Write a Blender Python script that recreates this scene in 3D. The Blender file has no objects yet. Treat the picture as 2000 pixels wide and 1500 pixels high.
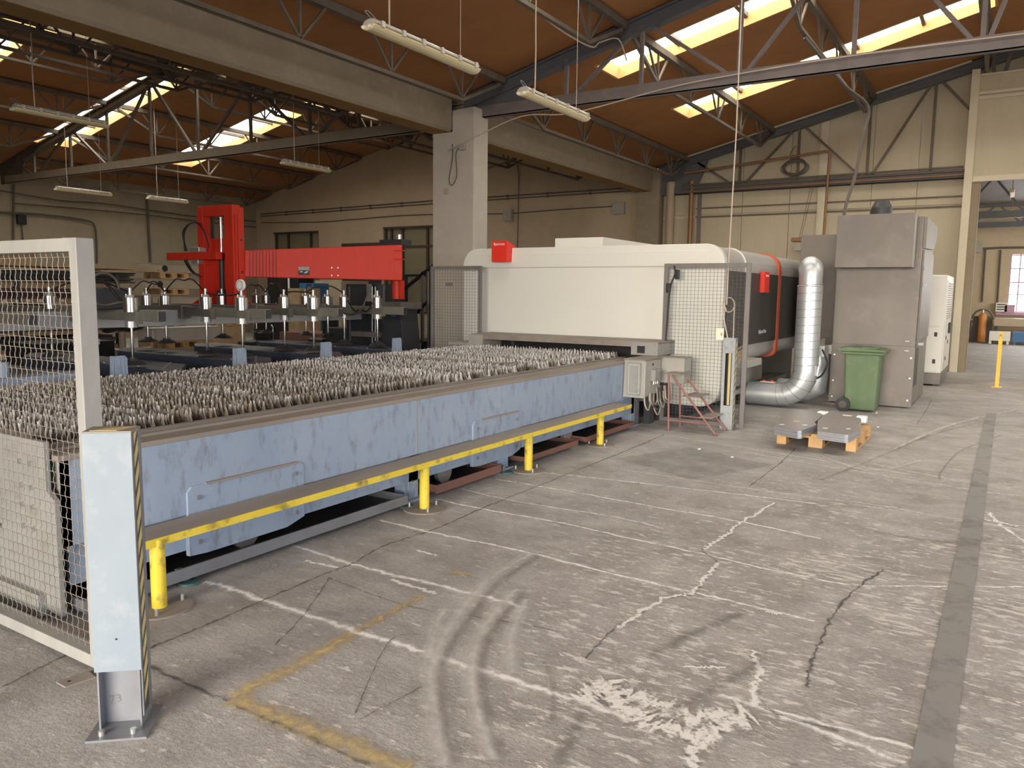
import bpy, bmesh, math, random
from mathutils import Vector, Matrix
random.seed(7)
SC = bpy.context.scene
COL = SC.collection
PI = math.pi

# ------------------------------------------------------------------ camera
YAW, PITCH, ROLL, FPX, CH = math.radians(32.2207), math.radians(6.7309), math.radians(.6933), 1528.36, 1.65
_f = Vector((-math.sin(YAW)*math.cos(PITCH), math.cos(YAW)*math.cos(PITCH), -math.sin(PITCH)))
_r = Vector((math.cos(YAW), math.sin(YAW), 0)); _u = _r.cross(_f)
R2 = _r*math.cos(ROLL)+_u*math.sin(ROLL); U2 = -_r*math.sin(ROLL)+_u*math.cos(ROLL)
cd = bpy.data.cameras.new('camera'); cam = bpy.data.objects.new('camera', cd); COL.objects.link(cam)
cam.matrix_world = Matrix(((R2.x, U2.x, -_f.x, 0), (R2.y, U2.y, -_f.y, 0), (R2.z, U2.z, -_f.z, CH), (0, 0, 0, 1)))
cd.sensor_width = 36; cd.lens = FPX/2000*36; cd.clip_end = 300; cd.clip_start = .05
SC.camera = cam

# ------------------------------------------------------------------ world, sun, exposure
w = bpy.data.worlds.new('sky'); SC.world = w; w.use_nodes = True
nt = w.node_tree; bg = nt.nodes['Background']
sky = nt.nodes.new('ShaderNodeTexSky'); sky.sky_type = 'HOSEK_WILKIE'; sky.turbidity = 5; sky.ground_albedo = .4
sky.sun_direction = Vector((.0, -.9, .42)).normalized()
hs = nt.nodes.new('ShaderNodeHueSaturation'); hs.inputs['Saturation'].default_value = .68; nt.links.new(sky.outputs[0], hs.inputs['Color'])
tn = nt.nodes.new('ShaderNodeMix'); tn.data_type = 'RGBA'; tn.blend_type = 'MULTIPLY'; tn.inputs[0].default_value = 1; tn.inputs[7].default_value = (.98, .96, 1.03, 1); nt.links.new(hs.outputs[0], tn.inputs[6]); nt.links.new(tn.outputs[2], bg.inputs[0]); bg.inputs[1].default_value = 24
SC.view_settings.view_transform = 'Standard'; SC.view_settings.look = 'None'
SC.view_settings.gamma = 1; SC.view_settings.use_curve_mapping = False
SC.view_settings.exposure = .95
SC.cycles.use_denoising = True
SC.cycles.max_bounces = 7; SC.cycles.diffuse_bounces = 4; SC.cycles.glossy_bounces = 3
SC.cycles.transparent_max_bounces = 10
SC.cycles.sample_clamp_indirect = 6
SC.cycles.use_adaptive_sampling = True
def area(name, loc, rot, sx, sy, power, col):
    l = bpy.data.lights.new(name, 'AREA'); l.shape = 'RECTANGLE'; l.size = sx; l.size_y = sy
    l.energy = power; l.color = col
    o = bpy.data.objects.new(name, l); o.location = loc; o.rotation_euler = rot; COL.objects.link(o); return o
# daylight through the big doors behind and to the right of the viewer (the doors stand open)
for o in (area('door_portal_rear', (.25, -7.2, 2.1), (math.radians(90), 0, 0), 8.5, 4.2, 1, (1, 1, 1)),
          area('door_portal_side', (9.2, .75, 2.2), (0, math.radians(90), 0), 4.4, 7.5, 1, (1, 1, 1))):
    o.data.cycles.is_portal = True

# ------------------------------------------------------------------ projection helper: photo pixel on a known plane -> world point
def ray(px, py): return R2*((px-1000)/FPX) - U2*((py-750)/FPX) + _f
def at(px, py, X=None, Y=None, Z=None):
    d = ray(px, py)
    t = X/d.x if X is not None else (Y/d.y if Y is not None else (Z-CH)/d.z)
    return Vector((0, 0, CH))+d*t

# ------------------------------------------------------------------ materials
def mat(name, c, rough=.6, metal=0, c2=None, scale=6, amt=.5, stretch=(1, 1, 1), bump=0, bscale=40, dirt=None, dscale=3, damt=.5, dstretch=(1, 1, 1), emit=None, estr=0, detail=4):
    m = bpy.data.materials.new(name); m.use_nodes = True; n = m.node_tree.nodes; L = m.node_tree.links
    b = n['Principled BSDF']; b.inputs['Roughness'].default_value = rough; b.inputs['Metallic'].default_value = metal
    c = (*c, 1); b.inputs['Base Color'].default_value = c
    tc = n.new('ShaderNodeTexCoord')
    def noise(sc, st, det=4):
        mp = n.new('ShaderNodeMapping'); mp.inputs['Scale'].default_value = st; L.new(tc.outputs['Object'], mp.inputs[0])
        t = n.new('ShaderNodeTexNoise'); t.inputs['Scale'].default_value = sc; t.inputs['Detail'].default_value = det; t.inputs['Roughness'].default_value = .62
        L.new(mp.outputs[0], t.inputs['Vector']); return t
    out = None
    if c2 is not None:
        t = noise(scale, stretch, detail); r = n.new('ShaderNodeMapRange'); r.inputs['From Min'].default_value = .5-.22; r.inputs['From Max'].default_value = .5+.22; r.inputs['To Max'].default_value = amt
        L.new(t.outputs['Fac'], r.inputs['Value'])
        mx = n.new('ShaderNodeMix'); mx.data_type = 'RGBA'; mx.inputs[6].default_value = c; mx.inputs[7].default_value = (*c2, 1)
        L.new(r.outputs[0], mx.inputs[0]); out = mx.outputs[2]
    if dirt is not None:
        t = noise(dscale, dstretch, 8); r = n.new('ShaderNodeMapRange'); r.inputs['From Min'].default_value = .52; r.inputs['From Max'].default_value = .72; r.inputs['To Max'].default_value = damt
        L.new(t.outputs['Fac'], r.inputs['Value'])
        mx = n.new('ShaderNodeMix'); mx.data_type = 'RGBA'; mx.inputs[6].default_value = c; mx.inputs[7].default_value = (*dirt, 1)
        if out: L.new(out, mx.inputs[6])
        L.new(r.outputs[0], mx.inputs[0]); out = mx.outputs[2]
    if out: L.new(out, b.inputs['Base Color'])
    if bump:
        t = noise(bscale, (1, 1, 1)); bp = n.new('ShaderNodeBump'); bp.inputs['Strength'].default_value = bump; bp.inputs['Distance'].default_value = .01
        L.new(t.outputs['Fac'], bp.inputs['Height']); L.new(bp.outputs[0], b.inputs['Normal'])
    if emit: b.inputs['Emission Color'].default_value = (*emit, 1); b.inputs['Emission Strength'].default_value = estr
    return m
M = {}
M['table'] = mat('blue grey table paint', (.235, .305, .41), .55, 0, (.31, .37, .45), 1.6, .9, (1, 1, .6), .12, 30, (.13, .12, .12), 15, .6, (1, 1, .42))
M['tabled'] = mat('dusty rail steel', (.30, .26, .22), .7, 0, (.16, .14, .125), 5, .7, (1, .15, 1), .1)
M['tablew'] = mat('pale grey end plate', (.30, .30, .28), .6, 0, (.22, .22, .21), 3, .7, (1, 1, 1), .1, 30, (.2, .15, .12), 9, .5)
M['slat'] = mat('slat steel', (.66, .63, .58), .42, .35, (.22, .17, .12), 9, .9, (1, 1, 1), .2, 60)
def slat_mat(name, base, dark, tip):
    m = mat(name, base, .45, .25, dark, 12, .9, (1, 1, 1), .2, 60); n = m.node_tree.nodes; L = m.node_tree.links; b = n['Principled BSDF']
    src = b.inputs['Base Color'].links[0].from_socket; tc = [q for q in n if q.type == 'TEX_COORD'][0]
    sx = n.new('ShaderNodeSeparateXYZ'); L.new(tc.outputs['Object'], sx.inputs[0])
    r = n.new('ShaderNodeMapRange'); r.inputs['From Min'].default_value = .852; r.inputs['From Max'].default_value = .895; L.new(sx.outputs['Z'], r.inputs['Value'])
    t = n.new('ShaderNodeTexNoise'); t.inputs['Scale'].default_value = 17; L.new(tc.outputs['Object'], t.inputs['Vector'])
    r2 = n.new('ShaderNodeMapRange'); r2.inputs['From Min'].default_value = .38; r2.inputs['From Max'].default_value = .6; L.new(t.outputs['Fac'], r2.inputs['Value'])
    mu = n.new('ShaderNodeMath'); mu.operation = 'MULTIPLY'; L.new(r.outputs[0], mu.inputs[0]); L.new(r2.outputs[0], mu.inputs[1])
    mx = n.new('ShaderNodeMix'); mx.data_type = 'RGBA'; L.new(mu.outputs[0], mx.inputs[0]); L.new(src, mx.inputs[6]); mx.inputs[7].default_value = (*tip, 1); L.new(mx.outputs[2], b.inputs['Base Color']); return m
M['slatw'] = slat_mat('slag whitened slat', (.70, .68, .65), (.42, .38, .33), (1, .99, .97)); M['slatg'] = slat_mat('grey slat with pale slag tips', (.21, .19, .165), (.12, .09, .065), (.86, .84, .80)); M['slatr'] = slat_mat('brownish slat', (.24, .20, .15), (.15, .10, .06), (.58, .50, .40))
M['slatb'] = mat('burnt slat steel', (.36, .29, .22), .5, .3, (.70, .67, .62), 11, .9, (1, 1, 1), .2, 60)
M['fence'] = mat('pale grey fence paint', (.36, .35, .325), .5, 0, (.25, .25, .24), 8, .7, (1, 1, .3), .08)
M['wire'] = mat('galvanised wire', (.34, .31, .27), .45, .3, (.20, .17, .14), 14, .8)
M['wired'] = mat('dark wire', (.10, .10, .10), .5, .3)
M['frame'] = mat('grey fence frame', (.15, .135, .13), .5, .1, (.22, .205, .20), 8, .6, (1, 1, .3))
M['cover'] = mat('bright steel cover', (.235, .275, .31), .5, .0, (.19, .23, .265), 4, .8, (1, 1, .6), .05, 10, (.35, .36, .38), 12, .35)
M['jamb'] = mat('brown grey jamb', (.27, .22, .15), .8, 0, (.2, .165, .115), 3, .7); M['coverg'] = mat('pale grey post paint', (.36, .385, .40), .5, 0, (.28, .30, .32), 5, .7, (1, 1, .6), .05, 10, (.12, .12, .12), 16, .5)
M['steel'] = mat('mill steel', (.26, .27, .29), .45, .4, (.18, .18, .19), 5, .7)
M['yellow'] = mat('worn yellow paint', (.70, .52, .03), .5, 0, (.78, .62, .08), 5, .7, (1, 1, 1), .15, 30, (.12, .09, .06), 16, .95, (1, .5, .6))
M['yellow2'] = mat('clean yellow paint', (.75, .45, .03), .5, 0, (.8, .55, .06), 5, .6)
M['stripe_y'] = mat('tape yellow', (.62, .52, .22), .5); M['stripe_k'] = mat('tape black', (.06, .06, .06), .5)
M['rust'] = mat('red oxide steel', (.20, .085, .06), .7, 0, (.13, .07, .055), 6, .8, (1, 1, 1), .1)
M['stair'] = mat('red oxide paint', (.28, .13, .11), .55, 0, (.20, .11, .10), 9, .7)
M['black'] = mat('black', (.012, .012, .013), .5); M['rubber'] = mat('black rubber', (.022, .023, .027), .6, 0, (.04, .04, .045), 8, .5)
M['dark'] = mat('dark slate paint', (.045, .048, .055), .45, 0, (.03, .032, .04), 4, .7)
M['navy'] = mat('dark blue grey beam paint', (.040, .052, .075), .45, 0, (.065, .08, .105), 5, .6, (.3, 1, 1), .1, 30, (.20, .2, .2), 20, .3)
M['cream'] = mat('cream enamel', (.66, .66, .615), .42, 0, (.62, .615, .57), 1.2, .6, (1, 1, 1), 0, 30, (.6, .57, .5), 9, .12)
M['bodygrey'] = mat('machine body grey', (.40, .39, .37), .4, 0, (.36, .35, .33), 2, .6)  # greyer than the cream front; used for housing, collar and seam
M['charcoal'] = mat('charcoal panel', (.045, .042, .037), .5, 0, (.055, .05, .045), 2, .6)
M['red'] = mat('red paint', (.66, .034, .012), .55, 0, (.57, .028, .012), 2, .6, (1, 1, 1), 0, 30, (.25, .03, .02), 10, .3, (1, 1, .1))
M['redsign'] = mat('red sign', (.70, .030, .015), .5); M['white'] = mat('white', (.85, .85, .85), .4)
M['strap'] = mat('orange red strap', (.55, .11, .05), .6)
M['galv'] = mat('galvanised duct steel', (.66, .69, .71), .42, .75, (.52, .56, .60), 7, .8, (1, 1, 1), .06, 12, (.75, .75, .74), 24, .5)
M['galvd'] = mat('duct seam', (.34, .36, .37), .4, .8)
M['cab'] = mat('dusty grey cabinet paint', (.145, .132, .125), .5, .1, (.20, .175, .155), 1.6, .8, (1, 1, .6), .04, 20, (.27, .235, .21), 3, .4)
M['bin'] = mat('green bin plastic', (.085, .145, .065), .6, 0, (.13, .18, .10), 4, .7, (1, 1, .5), .05, 20, (.20, .22, .17), 8, .45)
M['wood'] = mat('pallet wood', (.62, .38, .17), .75, 0, (.42, .25, .11), 6, .8, (1, 1, 1), .15, 40, (.2, .13, .08), 14, .5)
M['woodd'] = mat('dusty wood', (.45, .33, .19), .8, 0, (.3, .2, .11), 6, .8)
M['plate'] = mat('mill plate', (.36, .33, .31), .42, .45, (.28, .26, .25), 3, .7, (.3, 2, 1))
M['platee'] = mat('cut plate edge', (.58, .60, .64), .3, .7, (.4, .42, .46), 3, .6, (1, 1, 30))
M['chrome'] = mat('chrome', (.8, .8, .8), .12, 1); M['cylm'] = mat('turned cylinder steel', (.62, .62, .60), .22, .95, (.45, .45, .43), 6, .5); M['alu'] = mat('aluminium', (.62, .62, .60), .35, .8)
M['barm'] = mat('greenish beam grey', (.22, .21, .165), .5, .1, (.14, .13, .11), 4, .8, (1, 1, 1), .1)
M['lbeam'] = mat('pale grey beam', (.42, .43, .43), .45, .1, (.33, .34, .35), 3, .7)
M['silver'] = mat('brushed box steel', (.74, .70, .64), .35, .5, (.58, .55, .50), 5, .8, (1, 9, .2))
M['beige'] = mat('beige painted beam', (.42, .345, .25), .6, 0, (.34, .28, .20), 3, .6)
M['blue'] = mat('blue box', (.03, .13, .30), .5)
M['gold'] = mat('gold print', (.60, .30, .10), .4)
M['concrete'] = mat('grey brown concrete beam', (.30, .25, .18), .85, 0, (.235, .195, .145), 1.6, .8, (1, 1, 1), .3, 25, (.40, .35, .28), 6, .35)
M['column'] = mat('pale concrete column', (.50, .46, .40), .85, 0, (.40, .37, .33), 1.5, .8, (1, 1, .6), .2, 20, (.58, .54, .48), 5, .3)
M['soffit'] = mat('ochre stained soffit', (.30, .17, .045), .85, 0, (.22, .12, .035), 2, .7)
M['wall'] = mat('plastered wall', (.50, .41, .29), .9, 0, (.41, .335, .235), 1.0, .8, (1, 1, .5), .2, 20, (.36, .29, .2), 4, .35)
M['wall_dim'] = mat('dimmed plastered wall', (.38, .32, .225), .9, 0, (.31, .26, .185), 1.0, .8, (1, 1, .5), .2, 20, (.25, .2, .14), 4, .35)  # wall material darkened: the dimness of the left bay is put into its colour
M['gable'] = mat('cream wall panel', (.50, .45, .335), .7, 0, (.43, .385, .285), 1.1, .7, (1, 1, .25), .05, 20, (.40, .34, .24), 9, .4, (1, 1, .12))
M['gablet'] = mat('panel trim', (.62, .57, .44), .7, 0, (.5, .46, .36), 2, .7)
M['roof'] = mat('orange brown roof board', (.36, .160, .055), .85, 0, (.28, .12, .042), .9, .8, (1, 1, 1), .1, 12, (.22, .11, .045), 2.5, .5)
M['well'] = mat('pale skylight lining', (.52, .31, .12), .8, 0, (.42, .24, .09), 5, .7, (1, 1, 1), .1, 30, (.45, .25, .1), 9, .5)
M['pane'] = mat('backlit translucent pane', (.9, .88, .8), .5, 0, emit=(1, .96, .87), estr=4.6)
M['truss'] = mat('blue grey truss paint', (.085, .10, .125), .55, 0, (.12, .11, .10), 4, .8, (1, 1, 1), .05)
M['trussd'] = mat('dusty purple grey truss', (.19, .165, .16), .65, 0, (.13, .115, .11), 5, .8)
M['lattice'] = mat('dark lattice steel', (.10, .08, .06), .65, 0, (.17, .14, .11), 5, .7)
M['lamp'] = mat('lamp housing', (.52, .50, .44), .45, 0, (.42, .40, .34), 9, .7)
M['lens'] = mat('yellowed lamp lens', (.72, .62, .38), .25, 0, (.62, .53, .32), 6, .6)
M['cable'] = mat('cable', (.10, .085, .07), .6); M['cablel'] = mat('pale cable', (.50, .42, .34), .6)
M['copper'] = mat('brown copper pipe', (.24, .12, .06), .5, .3, (.32, .2, .12), 8, .6)
M['boxg'] = mat('grey junction box', (.36, .35, .31), .6, 0, (.3, .29, .26), 8, .5)
M['glassd'] = mat('dusty window glass', (.20, .18, .11), .3, 0, (.26, .23, .15), 1.2, .8)
M['brown'] = mat('brown window frame', (.055, .04, .03), .6)
M['window'] = mat('daylit glass', (.9, .9, .9), .5, 0, emit=(.93, .96, 1), estr=7)
M['mauve'] = mat('window bar', (.40, .26, .36), .6)
M['orange'] = mat('orange gas bottle', (.55, .22, .06), .5)
M['darksheet'] = mat('dark sheet metal', (.05, .05, .055), .4, .4, (.12, .11, .1), 3, .7, (1, 1, 30))
M['redox'] = mat('wine red steel', (.10, .02, .02), .6); M['blue2'] = mat('pale blue steel', (.16, .26, .36), .5)
M['paper'] = mat('paper', (.80, .75, .58), .8); M['teal'] = mat('green screw pad', (.05, .12, .12), .6)
M['floor2'] = mat('outdoor yard', (.45, .43, .4), .9)

def strip_mat(name, col, scale, lo, hi, stretch=(1, 1, 1), rough=.9):
    m = bpy.data.materials.new(name); m.use_nodes = True; n = m.node_tree.nodes; L = m.node_tree.links
    b = n['Principled BSDF']; b.inputs['Roughness'].default_value = rough; b.inputs['Base Color'].default_value = (*col, 1)
    tc = n.new('ShaderNodeTexCoord'); mp = n.new('ShaderNodeMapping'); mp.inputs['Scale'].default_value = stretch
    t = n.new('ShaderNodeTexNoise'); t.inputs['Scale'].default_value = scale; t.inputs['Detail'].default_value = 9; t.inputs['Roughness'].default_value = .7
    L.new(tc.outputs['Object'], mp.inputs[0]); L.new(mp.outputs[0], t.inputs['Vector'])
    uv = n.new('ShaderNodeAttribute'); uv.attribute_name = 'edge'
    mu = n.new('ShaderNodeMath'); mu.operation = 'MULTIPLY'; L.new(t.outputs['Fac'], mu.inputs[0]); L.new(uv.outputs['Fac'], mu.inputs[1])
    r = n.new('ShaderNodeMapRange'); r.inputs['From Min'].default_value = lo; r.inputs['From Max'].default_value = hi
    L.new(mu.outputs[0], r.inputs['Value']); L.new(r.outputs[0], b.inputs['Alpha']); return m
M['chalk'] = strip_mat('chalky joint dust', (.82, .80, .77), 16, .18, .46)
M['chalkw'] = strip_mat('broken pale concrete', (.78, .76, .72), 52, .28, .42)
M['crack'] = strip_mat('dark crack', (.10, .09, .082), 30, .22, .56)
M['yline'] = strip_mat('worn yellow floor paint', (.58, .44, .20), 16, .22, .62)
M['tyre'] = strip_mat('pale tyre smear', (.66, .64, .60), 6, .12, .75)
M['tyred'] = strip_mat('dark tyre smear', (.20, .18, .16), 7, .2, 1.05)
M['damp'] = strip_mat('smooth repair', (.275, .265, .25), 3, .1, .5)

def floor_material():
    m = bpy.data.materials.new('worn concrete floor'); m.use_nodes = True; n = m.node_tree.nodes; L = m.node_tree.links
    b = n['Principled BSDF']; b.inputs['Roughness'].default_value = .78
    tc = n.new('ShaderNodeTexCoord')
    def noise(sc, st, det=6, ro=.6):
        mp = n.new('ShaderNodeMapping'); mp.inputs['Scale'].default_value = st; L.new(tc.outputs['Object'], mp.inputs[0])
        t = n.new('ShaderNodeTexNoise'); t.inputs['Scale'].default_value = sc; t.inputs['Detail'].default_value = det; t.inputs['Roughness'].default_value = ro
        L.new(mp.outputs[0], t.inputs['Vector']); return t.outputs['Fac']
    def mr(v, a, b_, c=0, d=1):
        r = n.new('ShaderNodeMapRange'); r.inputs['From Min'].default_value = a; r.inputs['From Max'].default_value = b_; r.inputs['To Min'].default_value = c; r.inputs['To Max'].default_value = d
        L.new(v, r.inputs['Value']); return r.outputs[0]
    def mul(a, b_):
        q = n.new('ShaderNodeMath'); q.operation = 'MULTIPLY'; L.new(a, q.inputs[0]); L.new(b_, q.inputs[1]); return q.outputs[0]
    def mix(f, a, b_):
        q = n.new('ShaderNodeMix'); q.data_type = 'RGBA'; L.new(f, q.inputs[0])
        for i, v in ((6, a), (7, b_)):
            if isinstance(v, tuple): q.inputs[i].default_value = (*v, 1)
            else: L.new(v, q.inputs[i])
        return q.outputs[2]
    big = noise(.35, (1, 1, 1), 4); mid = noise(2.2, (1, 1.4, 1), 6, .65); fine = noise(45, (1, 1, 1), 3, .7)
    c = mix(mr(big, .35, .65), (.32, .30, .278), (.41, .395, .375))
    c = mix(mr(mid, .42, .68, 0, .75), c, (.56, .54, .51))
    c = mix(mr(noise(1.3, (1, 1, 1), 5), .52, .7, 0, .6), c, (.225, .20, .175))
    c = mix(mr(fine, .3, .7, 0, .45), c, (.20, .185, .17))
    c = mix(mr(noise(5.5, (.8, 1.3, 1), 7, .7), .53, .66, 0, .55), c, (.23, .215, .20))
    c = mix(mr(noise(9, (.9, 1.2, 1), 8, .75), .55, .68, 0, .6), c, (.56, .54, .51))
    sx = n.new('ShaderNodeSeparateXYZ'); L.new(tc.outputs['Object'], sx.inputs[0])
    wearx = mr(sx.outputs['X'], -3.4, -1.0, .12, 1); weary = mr(sx.outputs['Y'], 9.5, 5.0, .25, 1)
    wear = mul(mul(wearx, weary), mr(noise(.8, (1, 1, 1), 3), .35, .6, .35, 1))
    sp = noise(15, (.55, 1.5, 1), 7, .68)
    thr = n.new('ShaderNodeMath'); thr.operation = 'MULTIPLY_ADD'; L.new(wear, thr.inputs[0]); thr.inputs[1].default_value = .145; L.new(sp, thr.inputs[2])
    flk = mr(thr.outputs[0], .645, .70, 0, .8)
    c = mix(flk, c, (.70, .67, .62))
    sp2 = noise(34, (.5, 1.4, 1), 4, .6)
    c = mix(mul(mr(sp2, .60, .66, 0, .7), wear), c, (.74, .71, .66))
    pits = noise(22, (1, 1.6, 1), 4, .7)
    c = mix(mul(mr(pits, .64, .70, 0, .8), wear), c, (.10, .09, .08))
    L.new(c, b.inputs['Base Color'])
    bp = n.new('ShaderNodeBump'); bp.inputs['Strength'].default_value = .35; bp.inputs['Distance'].default_value = .01
    hh = n.new('ShaderNodeMath'); hh.operation = 'ADD'; L.new(sp, hh.inputs[0]); L.new(fine, hh.inputs[1])
    L.new(hh.outputs[0], bp.inputs['Height']); L.new(bp.outputs[0], b.inputs['Normal'])
    rr = mr(big, .3, .7, .62, .82); L.new(rr, b.inputs['Roughness'])
    return m
M['floor'] = floor_material()

# ------------------------------------------------------------------ mesh helpers
WL = {}
def wl(o): return WL.get(o.name, Vector((0, 0, 0))) if o else Vector((0, 0, 0))
def tag(o, label=None, cat=None, group=None, kind=None):
    if label: o['label'] = label
    if cat: o['category'] = cat
    if group: o['group'] = group
    if kind: o['kind'] = kind
    return o
def thing(name, label, cat, loc=(0, 0, 0), group=None):
    o = bpy.data.objects.new(name, None); COL.objects.link(o); o.location = loc; o.empty_display_size = .1
    WL[o.name] = Vector(loc); return tag(o, label, cat, group)
class G:
    def __init__(s): s.v = []; s.f = []; s.sm = []
    def add(s, vs, fs, smooth=False):
        k = len(s.v); s.v += [Vector(v) for v in vs]; s.f += [tuple(i+k for i in f) for f in fs]; s.sm += [smooth]*len(fs); return s
    def box(s, x0, x1, y0, y1, z0, z1, M4=None):
        vs = [Vector(p) for p in ((x0, y0, z0), (x1, y0, z0), (x1, y1, z0), (x0, y1, z0), (x0, y0, z1), (x1, y0, z1), (x1, y1, z1), (x0, y1, z1))]
        if M4 is not None: vs = [M4 @ v for v in vs]
        return s.add(vs, [(0, 3, 2, 1), (4, 5, 6, 7), (0, 1, 5, 4), (1, 2, 6, 5), (2, 3, 7, 6), (3, 0, 4, 7)])
    def prism(s, pts, axis, a, b, M4=None):
        """pts 2D polygon; axis 'x': pts=(y,z); 'y': pts=(x,z); 'z': pts=(x,y)"""
        def mk(p, t): return Vector({'x': (t, p[0], p[1]), 'y': (p[0], t, p[1]), 'z': (p[0], p[1], t)}[axis])
        n = len(pts); vs = [mk(p, a) for p in pts]+[mk(p, b) for p in pts]
        if M4 is not None: vs = [M4 @ v for v in vs]
        return s.add(vs, [tuple(range(n-1, -1, -1)), tuple(range(n, 2*n))]+[(i, (i+1) % n, n+(i+1) % n, n+i) for i in range(n)])
    def bar(s, a, b, w, h=None, up=(0, 0, 1)):
        a = Vector(a); b = Vector(b); h = h or w; d = (b-a).normalized(); up = Vector(up)
        if abs(d.dot(up)) > .98: up = Vector((1, 0, 0))
        x = d.cross(up).normalized()*(w/2); y = x.cross(d).normalized()*(h/2)
        vs = [a-x-y, a+x-y, a+x+y, a-x+y, b-x-y, b+x-y, b+x+y, b-x+y]
        return s.add(vs, [(0, 3, 2, 1), (4, 5, 6, 7), (0, 1, 5, 4), (1, 2, 6, 5), (2, 3, 7, 6), (3, 0, 4, 7)])
    def cyl(s, a, b, r0, r1=None, n=12, cap=True, smooth=True):
        a = Vector(a); b = Vector(b); r1 = r0 if r1 is None else r1; d = (b-a).normalized()
        x = d.orthogonal().normalized(); y = d.cross(x)
        vs = []
        for c, r in ((a, r0), (b, r1)):
            for i in range(n): t = 2*PI*i/n; vs.append(c+x*math.cos(t)*r+y*math.sin(t)*r)
        s.add(vs, [(i, (i+1) % n, n+(i+1) % n, n+i) for i in range(n)], smooth)
        if cap: s.add(vs, [tuple(range(n-1, -1, -1)), tuple(range(n, 2*n))])
        return s
    def tube(s, pts, r, n=6, smooth=True):
        pts = [Vector(p) for p in pts]; vs = []; up = Vector((0, 0, 1)); x = None
        for i, p in enumerate(pts):
            d = (pts[min(i+1, len(pts)-1)]-pts[max(i-1, 0)]).normalized()
            if x is None: x = d.orthogonal().normalized()
            else:
                x = x-d*x.dot(d); x = x.normalized() if x.length > 1e-6 else d.orthogonal().normalized()
            y = d.cross(x); rr = r[i] if isinstance(r, (list, tuple)) else r
            for k in range(n): t = 2*PI*k/n; vs.append(p+x*math.cos(t)*rr+y*math.sin(t)*rr)
        fs = [(i*n+k, i*n+(k+1) % n, (i+1)*n+(k+1) % n, (i+1)*n+k) for i in range(len(pts)-1) for k in range(n)]
        s.add(vs, fs, smooth); m = len(pts)*n
        s.add(vs, [tuple(range(n-1, -1, -1)), tuple(range(m-n, m))]); return s
    def build(s, name, m, parent=None, bevel=0, seg=2):
        me = bpy.data.meshes.new(name); off = wl(parent)
        me.from_pydata([v-off for v in s.v], [], s.f); me.update()
        me.polygons.foreach_set('use_smooth', s.sm)
        if isinstance(m, str): m = M[m]
        me.materials.append(m)
        o = bpy.data.objects.new(name, me); COL.objects.link(o)
        if parent is not None: o.parent = parent
        WL[o.name] = off.copy()
        if bevel:
            b = o.modifiers.new('bevel', 'BEVEL'); b.width = bevel; b.segments = seg; b.limit_method = 'ANGLE'; b.angle_limit = math.radians(40)
        return o
def obj(name, m, parent, fn, **k):
    g = G(); fn(g); return g.build(name, m, parent, **k)
def bx(name, m, parent, *a, bevel=0): return G().box(*a).build(name, m, parent, bevel=bevel)
def struct(o): o['kind'] = 'structure'; return o
def catmull(P, n=8):
    P = [Vector(p) for p in P]; out = []
    for i in range(len(P)-1):
        p0 = P[max(i-1, 0)]; p1 = P[i]; p2 = P[i+1]; p3 = P[min(i+2, len(P)-1)]
        for k in range(n):
            t = k/n; out.append(.5*((2*p1)+(-p0+p2)*t+(2*p0-5*p1+4*p2-p3)*t*t+(-p0+3*p1-3*p2+p3)*t**3))
    out.append(P[-1]); return out
def dup(root, delta, label=None, group=None):
    r = root.copy(); COL.objects.link(r); r.location = root.location+Vector(delta)
    WL[r.name] = wl(root)+Vector(delta)
    if label: r['label'] = label
    if group: r['group'] = group
    for ch in list(root.children):
        c = ch.copy(); COL.objects.link(c); c.parent = r; WL[c.name] = WL[r.name]
        for g in list(ch.children):
            q = g.copy(); COL.objects.link(q); q.parent = c; WL[q.name] = WL[r.name]
    return r
def text(name, s, size, loc, rot, m, parent, ext=.001, align='CENTER'):
    c = bpy.data.curves.new(name, 'FONT'); c.body = s; c.size = size; c.extrude = ext; c.align_x = align; c.align_y = 'CENTER'
    f_ = bpy.data.objects.new(name, c); COL.objects.link(f_); bpy.context.view_layer.update()
    me = bpy.data.meshes.new_from_object(f_.evaluated_get(bpy.context.evaluated_depsgraph_get())); bpy.data.objects.remove(f_)
    me.materials.clear(); me.materials.append(M[m]); o = bpy.data.objects.new(name, me); COL.objects.link(o); o.parent = parent
    o.location = Vector(loc)-wl(parent); o.rotation_euler = rot; WL[o.name] = wl(parent); return o
# ================================================================== STRUCTURE
YG = 20.2                                    # gable wall plane
def rz_right(x): return 4.96+.24*(x+8.2) if x < .3 else 4.96+.24*8.5-.24*(x-.3)
def rz_left(x): return 4.95+.2115*(x+24.2) if x < -16.4 else 6.60-.209*(x+16.4)
def mesh_poly(name, polys, m, parent=None):
    g = G(); g.add(*polys); return g.build(name, m, parent)
floor = struct(bx('floor', 'floor', None, -24.3, 9, -7, 35, -.2, 0))
struct(bx('ground', 'floor2', None, -40, 40, -40, 36, -.32, -.21))

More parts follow.
